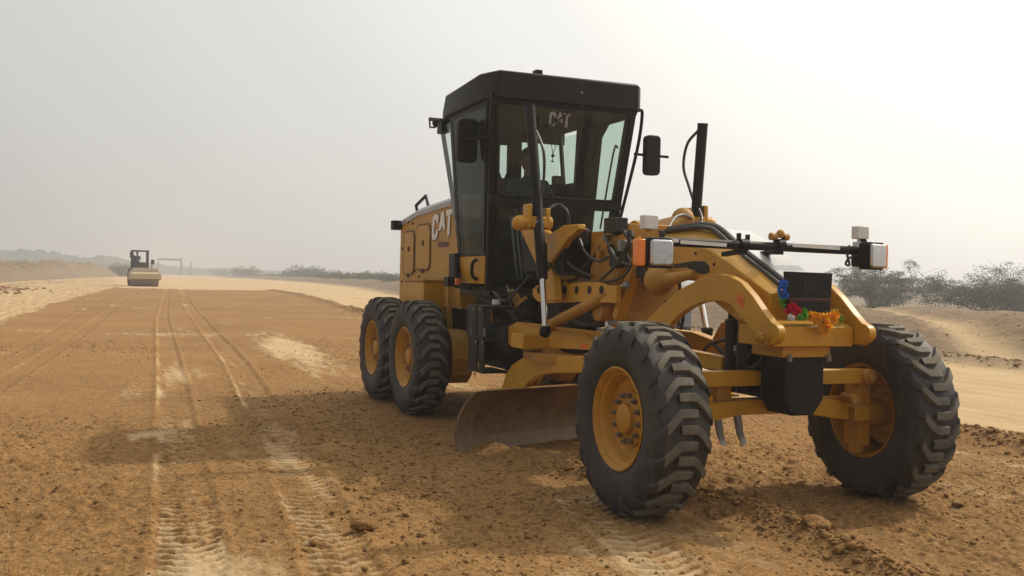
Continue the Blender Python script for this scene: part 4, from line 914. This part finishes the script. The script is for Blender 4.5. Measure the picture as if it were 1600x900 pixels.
part('steering_wheel', 'seat_cloth', lambda m_: (m_.tube([Vector((-3.93, .04, 2.30))+Vector((-.06*math.sin(a), .19*math.cos(a), .18*math.sin(a)*.9)) for a in [k*math.pi/12 for k in range(25)]], .016, 8, False), m_.bar((-3.93, -.15, 2.30), (-3.93, .23, 2.30), .03, .02), m_.cyl((-3.93, .04, 2.3), (-3.78, .04, 2.28), .03)), CAB)
for k, yy in enumerate((-.38, -.33, -.28, -.23)):
    part('control_lever', 'bare_steel', lambda m_, yy=yy: (m_.tube(arc([(-3.72, yy+.06, 1.5), (-3.74, yy+.02, 1.8), (-3.80, yy, 2.15)], 5), .012, 6), m_.sphere((-3.80, yy, 2.17), .022, 8, 6)), CAB)
part('dash_box', 'seat_cloth', lambda m_: m_.box(PX(-3.7, 872, 282), (.08, .12, .09)), CAB, bevel=.015)
# mirrors
def mirror(y, px, py, s, w_, h_):
    p_ = PY(y, px, py)
    o_ = rr_poly(w_, h_, min(w_, h_)*.5)
    mb = part('mirror', 'black', lambda m_: m_.prism([p_+Vector((.045, a, b_)) for a, b_ in o_], (-.09, 0, 0)), CAB, bevel=.02, label='%s side mirror of the cab' % ('right' if s < 0 else 'left'))
    part('mirror_glass', 'chrome', lambda m_: m_.prism([p_+Vector((-.046, a*.86, b_*.9)) for a, b_ in o_], (-.003, 0, 0)), mb)
    return p_, mb
p_, mb = mirror(-.93, 729, 220, -1, .105, .215)
part('mirror_arm', 'black', lambda m_: (m_.cyl(p_+Vector((.05, .0, -.0)), Vector((cxf(2.9)-.04, -.80, 2.93)), .014), m_.cyl(p_+Vector((.06, -.06, 0)), p_+Vector((.06, .08, 0)), .02)), mb)
p1, mb = mirror(.98, 1018, 243, 1, .085, .205)
part('mirror_arm', 'black', lambda m_: (m_.tube(arc([Vector((cxf(3.3), .78, 3.30)), Vector((cxf(3.2)-.02, .84, 3.26)), Vector((cxf(2.9)-.02, .82, 2.9)), Vector((cxf(2.2), .70, 2.2)), Vector((cxf(2.0), .67, 1.95))], 6), .017, 8), m_.cyl(Vector((cxf(2.85)-.02, .79, 2.86)), p1+Vector((.05, .17, -.01)), .014)), mb)
part('roof_side_lamp', 'black', lambda m_: (m_.box(PY(-.78, 693, 200), (.16, .10, .12)), m_.cyl(PY(-.80, 672, 186), PY(-.78, 690, 188), .022), m_.tube([PY(-.82, 671, 186), PY(-.82, 672, 199), PY(-.8, 680, 199)], .012, 6), m_.sphere(PY(-.79, 682, 192), .05)), CAB, bevel=.008)

# operator in the cab: one continuous skinned body
def person(name, loc, rz, label, scale=1, sit=True):
    root = empty(name, loc); root.rotation_euler = (0, 0, rz); root.scale = (scale,)*3; tag(root, label, 'person')
    J = [((0, 0, 0), .15), ((.02, 0, .22), .155), ((0, 0, .42), .165), ((-.01, 0, .53), .075), ((.0, 0, .60), .058),
         ((.03, .18, .48), .07), ((.10, .25, .24), .052), ((.36, .17, .26), .04), ((.43, .14, .28), .035),
         ((.03, -.18, .48), .07), ((.10, -.25, .24), .052), ((.36, -.17, .26), .04), ((.43, -.14, .28), .035),
         ((.06, .10, -.02), .10), ((.46, .13, .0), .07), ((.52, .13, -.40), .05), ((.62, .13, -.45), .04),
         ((.06, -.10, -.02), .10), ((.46, -.13, .0), .07), ((.52, -.13, -.40), .05), ((.62, -.13, -.45), .04)]
    E_ = [(0, 1), (1, 2), (2, 3), (3, 4), (2, 5), (5, 6), (6, 7), (7, 8), (2, 9), (9, 10), (10, 11), (11, 12), (0, 13), (13, 14), (14, 15), (15, 16), (0, 17), (17, 18), (18, 19), (19, 20)]
    me = bpy.data.meshes.new('body'); me.from_pydata([j[0] for j in J], E_, []); me.materials.append(MATS['shirt'])
    o = bpy.data.objects.new('body', me); COL.objects.link(o); o.parent = root
    o.modifiers.new('skin', 'SKIN'); o.modifiers.new('sub', 'SUBSURF').levels = 2; o.modifiers['sub'].render_levels = 2
    if not me.skin_vertices: 
        bpy.context.view_layer.objects.active = o; bpy.ops.object.select_all(action='DESELECT'); o.select_set(True); bpy.ops.mesh.customdata_skin_add()
    for k, (j, r_) in enumerate(J): me.skin_vertices[0].data[k].radius = (r_, r_*(.8 if k in (1, 2) else 1)); 
    me.skin_vertices[0].data[0].use_root = True
    hd = MB(); hd.sphere((.02, 0, .74), .115, 18, 14, (1.0, .80, 1.15)); hd.sphere((.12, 0, .73), .022, 8, 6, (1, .8, 1.4))
    for s in (-1, 1): hd.sphere((.02, s*.092, .735), .026, 8, 6, (.7, .4, 1.2))
    hd.tube([(.0, 0, .55), (.0, 0, .68)], .055)
    hd.build('head', 'skin', root, smooth=60)
    fc = MB()
    for s in (-1, 1): fc.sphere((.122, s*.036, .762), .011, 8, 6)
    fc.box((.127, 0, .685), (.01, .045, .008)); fc.build('face_features', 'hair', root)
    hr = MB(); hr.sphere((-.002, 0, .775), .118, 18, 12, (1.02, .86, 1.0)); hr.build('hair', 'hair', root, smooth=60)
    for s in (-1, 1):
        h_ = MB(); h_.sphere((.455, s*.135, .285), .04, 10, 7, (1.2, .6, .9))
        for k in range(4): h_.tube([(.48, s*.135, .262+.017*k), (.525, s*.13, .262+.017*k), (.535, s*.105, .26+.016*k)], [.0095, .009, .007], 6)
        h_.tube([(.46, s*.11, .30), (.49, s*.095, .32), (.515, s*.09, .32)], [.011, .010, .008], 6)
        h_.build('hand', 'skin', root, smooth=60)
    return root
person('person', (-4.36, .04, 2.10), 0, 'operator in a dark shirt sitting inside the grader cab')
# charm hanging inside the windshield
ch = empty('hanging_charm', (-3.5, 0, 0)); tag(ch, 'small dark charm hanging on strings inside the cab windshield', 'charm')
q0, q1, q2, q3 = PX(-3.5, 861, 224), PX(-3.5, 870, 224), PX(-3.5, 864, 240), PX(-3.5, 863, 252); of = Vector((3.5, 0, 0))
part('string', 'hair', lambda m_: (m_.tube([q0+of, q2+of], .004, 5), m_.tube([q1+of, q2+of], .004, 5), m_.tube([q2+of, q3+of], .004, 5)), ch)
part('pendant', 'hair', lambda m_: (m_.sphere(q2+of+Vector((0, 0, -.02)), .018), m_.box(q3+of, (.012, .03, .012))), ch)

# flower garlands on the bolster
def flower_clump(name, label, items, mat, grp='artificial flowers on the nose of the grader'):
    root = empty(name, items[0][0]); tag(root, label, 'flowers', grp); b0 = Vector(items[0][0])
    for c_, r_ in items:
        m_ = MB(); c_ = Vector(c_)-b0; r_ *= 1.18
        for k in range(95):
            d_ = Vector((random.gauss(0, 1), random.gauss(0, 1), random.gauss(0, 1))).normalized(); t_ = d_.orthogonal().normalized(); t_.rotate(Matrix.Rotation(random.random()*6.28, 3, d_)); s_ = d_.cross(t_)
            base = c_+d_*r_*.25; tip = c_+d_*r_*random.uniform(.6, 1.25)+t_*r_*.3; mid = c_+d_*r_*.75; wd = r_*.15
            m_.add([base, mid+s_*wd, tip, mid-s_*wd], [(0, 1, 2), (0, 2, 3)])
        m_.build('flower', mat, root, smooth=0)
X5 = .52
flower_clump('flower_garland', 'bright orange marigold garland hanging over the yellow nose', [(PX(X5, 1274, 496), .036), (PX(X5+.03, 1285, 500), .04), (PX(X5, 1299, 497), .04), (PX(X5+.045, 1291, 512), .042), (PX(X5-.03, 1305, 492), .03), (PX(X5+.045, 1287, 504), .036), (PX(X5-.02, 1267, 494), .028)], 'petal_orange')
flower_clump('flower_bunch', 'red artificial flowers left of the black board', [(PX(X5-.05, 1238, 482), .034), (PX(X5-.04, 1245, 487), .030), (PX(X5-.06, 1233, 486), .026)], 'petal_red')
flower_clump('flower_bunch', 'blue artificial flowers beside the top corner of the black board', [(PX(X5-.03, 1224, 443), .026), (PX(X5-.03, 1222, 453), .030), (PX(X5-.03, 1225, 461), .026)], 'petal_blue')
flower_clump('leaf_bunch', 'green artificial leaves between blue and red flowers', [(PX(X5-.1, 1226, 471), .034), (PX(X5-.09, 1234, 465), .026)], 'petal_green')
flower_clump('leaf_bunch', 'green artificial leaves between red and orange flowers', [(PX(X5-.02, 1255, 493), .030), (PX(X5-.02, 1257, 486), .018), (PX(X5-.0, 1250, 496), .02)], 'petal_green')
flower_clump('leaf_bunch', 'lime green leaves right of the orange garland', [(PX(X5-.06, 1313, 497), .026), (PX(X5-.06, 1305, 488), .022)], 'petal_lime')
flower_clump('flower_bunch', 'small white flower below the red flowers', [(PX(X5, 1236, 496), .022)], 'petal_white')

# ------------------------------------------------------------------ road roller in the distance
gr = .25
base = PZ(gr, 226, 448); RO = empty('road_roller', (base.x, base.y, gz(base.x, base.y))); tag(RO, 'dusty soil compactor with wide drum and open canopy far along the road', 'road roller')
RO.rotation_euler = (0, 0, R(2))
part('drum', 'roller_drum', lambda m_: (m_.lathe([(0, -1.06), (.70, -1.06), (.74, -1.04), (.74, 1.04), (.70, 1.06), (0, 1.06)], 40),), RO, loc=(0, 0, .73))
def f(m_):
    for s in (-1, 1): m_.bb(-1.0, .95, s*1.16-.07, s*1.16+.07, .55, 1.05)
    m_.bb(.78, .98, -1.23, 1.23, .62, 1.05); m_.bb(-1.1, -.85, -1.23, 1.23, .55, 1.1)
    m_.prism([(.98, -1.18, 1.052), (-1.0, -1.18, 1.152), (-1.0, -1.0, 1.40), (.2, -1.0, 1.30)], (0, 2.1, 0))
part('drum_frame', 'roller_tan', f, RO, bevel=.03)
part('rear_body', 'roller_tan', lambda m_: m_.bb(-4.2, -1.3, -.8, .8, .7, 1.55), RO, bevel=.05)
for s in (-1, 1): part('rear_tyre', 'rubber', lambda m_, s=s: (m_.lathe([(.35, -.25), (.6, -.27), (.75, -.2), (.76, .2), (.6, .27), (.35, .25)], 28),), RO, loc=(-3.0, s*.9, .75))
def f(m_):
    for x in (-1.5, -2.7):
        for s in (-1, 1): m_.cyl((x, -.28+s*.62, 1.4), (x, -.28+s*.60, 2.95), .07)
    m_.bb(-2.85, -1.35, -.98, .42, 2.9, 3.02)
part('canopy', 'black', f, RO, bevel=.03)
part('control_station', 'black', lambda m_: (m_.bb(-1.75, -1.5, -.85, .3, 1.4, 2.0), m_.bb(-2.6, -2.1, -.6, .1, 1.4, 1.95), m_.bb(-2.8, -2.6, -.95, -.6, 1.4, 2.6)), RO, bevel=.04)
part('mirror_post', 'black', lambda m_: (m_.cyl((-1.4, .62, 1.4), (-1.4, .66, 2.0), .04), m_.box((-1.4, .7, 2.05), (.08, .28, .4)), m_.box((-1.4, -1.02, 2.6), (.1, .2, .5))), RO)
pr_ = person('person', (base.x-2.35, base.y-.55, RO.location.z+2.02), 0, 'driver under the canopy of the far road roller')

# ------------------------------------------------------------------ far gantry and pole
def far_pt(px, dist, z=0):
    q = ray(px, 425); h_ = math.hypot(q.x, q.y); return Vector((CAM.x+q.x/h_*dist, CAM.y+q.y/h_*dist, z))
D = 420
g0, g1 = far_pt(247, D), far_pt(283, D)
GN = empty('road_gantry', (g0+g1)/2); tag(GN, 'faint height gantry spanning the road in the haze behind the roller', 'gantry')
zt = CAM.z+(424.5-405.5)/F_PX*D
c0 = GN.location
part('gantry_leg', 'gantry', lambda m_: m_.bar(g0-c0+Vector((0, 0, -1)), g0-c0+Vector((0, 0, zt)), .5, .5), GN); part('gantry_leg', 'gantry', lambda m_: m_.bar(g1-c0+Vector((0, 0, -1)), g1-c0+Vector((0, 0, zt+.5)), .6, .6), GN)
part('gantry_beam', 'gantry', lambda m_: m_.bar(g0-c0+Vector((0, 0, zt-.3)), g1-c0+Vector((0, 0, zt-.3)), .6, .8), GN)
p_ = far_pt(298, D); o = part('far_pole', 'gantry', lambda m_: (m_.cyl((0, 0, -1), (0, 0, 5.5), .3, .2), m_.box((0, 0, 5.4), (.3, 1.2, .3))), None, loc=p_); tag(o, 'thin pole standing right of the far gantry', 'pole')
# blue-grey parked thing seen under the front frame
tk = empty('parked_truck', (0, 0, 0)); pt = PZ(.9, 1012, 478); tk.location = (pt.x, pt.y, gz(pt.x, pt.y)); tag(tk, 'blue grey parked vehicle half hidden behind the front frame', 'vehicle')
tk.rotation_euler = (0, 0, R(10))
part('body', 'blue_far', lambda m_: (m_.bb(-.9, .9, -.8, .8, .35, .95), m_.prism([(-.8, -.72, .952), (.55, -.72, .952), (.25, -.72, 1.45), (-.7, -.72, 1.45)], (0, 1.44, 0))), tk, bevel=.06)
part('window', 'glass_dark', lambda m_: m_.bb(.3, .32, -.6, .6, 1.0, 1.35), tk)
for x in (-.55, .55):
    for s in (-1, 1): part('wheel', 'rubber', lambda m_, x=x, s=s: m_.cyl((x, s*.65, .3), (x, s*.82, .3), .3, n=20), tk)

# ------------------------------------------------------------------ vegetation
def make_tree(name, h_, spread, nleaf, mat, seed, flat=.55, trunks=4, leaf=.05, lean=0):
    rr = random.Random(seed); root = empty(name)
    tk_ = MB(); tips = []
    for t in range(trunks):
        a = 2*math.pi*t/trunks+rr.uniform(-.5, .5); d_ = Vector((math.cos(a), math.sin(a), 0)); p_ = [Vector((0, 0, -.3))+d_*.06]
        ln = rr.uniform(.6, 1)*spread*.5
        for k in range(1, 5): p_.append(d_*ln*(k/4)**1.2+Vector((rr.uniform(-.1, .1), rr.uniform(-.1, .1), h_*.72*(k/4)**.7)))
        tk_.tube(p_, [.07*h_/3*(1-.2*k) for k in range(5)], 6)
        for k in (1, 2, 2, 3, 3, 4, 4, 4):
            b_ = p_[k]; dd = Vector((rr.gauss(0, 1), rr.gauss(0, 1), rr.uniform(-.1, .6))).normalized()*spread*rr.uniform(.18, .36)
            e = b_+dd; m_ = b_+dd*.5+Vector((0, 0, .1)); tk_.tube([b_, m_, e], [.025*h_/3, .018*h_/3, .008*h_/3], 4); tips += [(m_+e)/2, (m_+e)/2, b_*.4+m_*.6, e, e]
            for q in range(3):
                e2 = e+Vector((rr.gauss(0, 1), rr.gauss(0, 1), rr.gauss(.1, .45)))*spread*.11; tk_.tube([e, e2], [.008*h_/3, .004], 3); tips += [e2, e2]
    tk_.build('trunk', 'bark', root, smooth=60)
    V_ = []; F_ = []
    for k in range(nleaf):
        c_ = tips[rr.randrange(len(tips))]+Vector((rr.gauss(0, 1), rr.gauss(0, 1), rr.gauss(0, .5)))*spread*.036
        zm = h_*(1.45-.75*((c_.x**2+c_.y**2)/(spread*.75)**2))
        if c_.z > zm: c_.z = max(zm, .2*h_)-abs(rr.gauss(0, .12))*h_
        c_.z = max(c_.z, .05*h_)
        d_ = Vector((rr.gauss(0, 1), rr.gauss(0, 1), rr.gauss(0, .6))).normalized(); s_ = d_.orthogonal().normalized(); s_.rotate(Matrix.Rotation(rr.random()*6.28, 3, d_)); L = leaf*rr.uniform(.6, 1.5)
        o_ = len(V_); V_ += [c_-d_*L, c_+s_*L*.4, c_+d_*L, c_-s_*L*.4]; F_.append((o_, o_+1, o_+2, o_+3))
    me = bpy.data.meshes.new('crown'); me.from_pydata([tuple(v) for v in V_], [], F_); me.materials.append(MATS[mat]); o = bpy.data.objects.new('crown', me); COL.objects.link(o); o.parent = root
    return root
def place(t, px, dist, sc_=1, rot=0, z=None):
    p_ = far_pt(px, dist); t.location = (p_.x, p_.y, gz(p_.x, p_.y) if z is None else z); t.scale = (sc_,)*3; t.rotation_euler = (0, 0, rot); return t
tA = tag(make_tree('thorn_tree', 2.2, 3.7, 30000, 'leaf', 3, trunks=8, leaf=.033), 'sparse thorn tree right of the black board behind the left front wheel', 'tree', 'thorn trees on the right'); place(tA, 1370, 62, 1.28)
tB = tag(make_tree('thorn_tree', 2.0, 4.9, 40000, 'leaf', 8, trunks=10, leaf=.033), 'wide thorn tree at the right edge of the picture', 'tree', 'thorn trees on the right'); place(tB, 1550, 58, 1.2)
tC = tag(make_tree('thorn_tree', 2.0, 4.4, 26000, 'leaf', 15, trunks=8, leaf=.033), 'thorn tree cut off by the right border', 'tree', 'thorn trees on the right'); place(tC, 1650, 62, 1.1)
dry = make_tree('scrub_bush', 1.1, 2.6, 3000, 'leaf_dry', 21, trunks=6, leaf=.05); dry2 = make_tree('scrub_bush', 1.2, 2.8, 3400, 'leaf', 22, trunks=6, leaf=.05); far_b = make_tree('scrub_bush', 3.0, 6.5, 2600, 'leaf_far', 25, trunks=6, leaf=.14)
firsts = {id(dry): 0, id(dry2): 0, id(far_b): 0}
def bush(proto, px, dist, sc_, label, grp, z=None):
    t = proto if not firsts[id(proto)] else copy_tree(proto); firsts[id(proto)] = 1
    tag(t, label, 'bush', grp); return place(t, px, dist, sc_, random.random()*6.28, z)
LB1 = 'dry low bush in the scrub strip between the thorn trees'
for px in range(1290, 1680, 11): bush(random.choice((dry, dry, dry2, dry)), px+random.uniform(-6, 6), random.uniform(50, 75), random.uniform(.28, .48), LB1, 'dry bushes between the thorn trees')
LB2 = 'hazy dark green bush along the far right side of the road'
for px, dist, s_ in ((384, 330, 1.5), (375, 340, 1.1), (393, 345, 1.1), (340, 480, 1.3), (350, 470, 1), (455, 250, .9), (470, 230, 1.2), (478, 228, 1.4), (490, 225, 1.1), (465, 240, .8), (500, 190, .7), (512, 180, .75), (524, 170, .9), (533, 165, .95), (543, 160, .8), (553, 150, .8), (563, 145, .85), (573, 140, .8), (583, 138, .85), (594, 132, .9), (604, 128, .8), (614, 120, .75), (625, 118, .8), (636, 112, .8), (445, 280, .8), (428, 300, .8), (414, 320, .7)):
    bush(far_b, px, dist, s_*.8, LB2, 'bushes along the far road side', z=-.4)
LB3 = 'small hazy bush on the far left earth bank'
for px, dist, s_ in ((195, 240, .9), (188, 235, .7), (202, 260, .8)): bush(far_b, px, dist, s_, LB3, 'bushes at the far left bank', z=0)
# distant wooded hills on the left, lost in haze
def f(m_):
    n_ = 1500; top = []; bot = []; back = []
    for k in range(n_+1):
        px = -2600+k*(5200/n_); d_ = 560; p_ = far_pt(px, d_)
        env = np.interp(px, [-2600, -100, 60, 130, 170, 210, 300, 420, 700, 1080], [10, 11, 10.5, 7.5, 8.5, 6, 4.0, 3.2, 2.8, 2])
        z = env*(.82+.28*float(fbm(np.array([px*.07]), np.array([0.]), 1, 5, 7)[0])+.16*float(vnoise(np.array([px*.33]), np.array([3.]), 3)[0]))
        top.append((p_.x, p_.y, z)); bot.append((p_.x*.97, p_.y*.97, -3)); back.append((p_.x*1.15, p_.y*1.15, -3))
    k = n_+1; m_.add(bot+top+back, [(i, i+1, k+i+1, k+i) for i in range(n_)]+[(k+i, k+i+1, 2*k+i+1, 2*k+i) for i in range(n_)])
o = part('hills', 'leaf_far', f, None, smooth=60); tag(o, 'low wooded ridge fading into the haze on the horizon', 'hills', kind='structure')

# ------------------------------------------------------------------ haze: one closed box of even air
hz = MB(); hz.bb(-2200, 500, -1600, 2000, -8, 24)
m = bpy.data.materials.new('haze_air'); m.use_nodes = True; n = m.node_tree.nodes; n.remove(n['Principled BSDF'])
pv = n.new('ShaderNodeVolumePrincipled'); pv.inputs['Color'].default_value = (.80, .815, .84, 1); pv.inputs['Density'].default_value = .0021; pv.inputs['Anisotropy'].default_value = .55
m.node_tree.links.new(pv.outputs[0], n['Material Output'].inputs['Volume']); MATS['haze_air'] = m
tag(hz.build('haze', 'haze_air', None, smooth=0), 'pale dusty haze filling the air over the whole site', 'haze', kind='stuff')
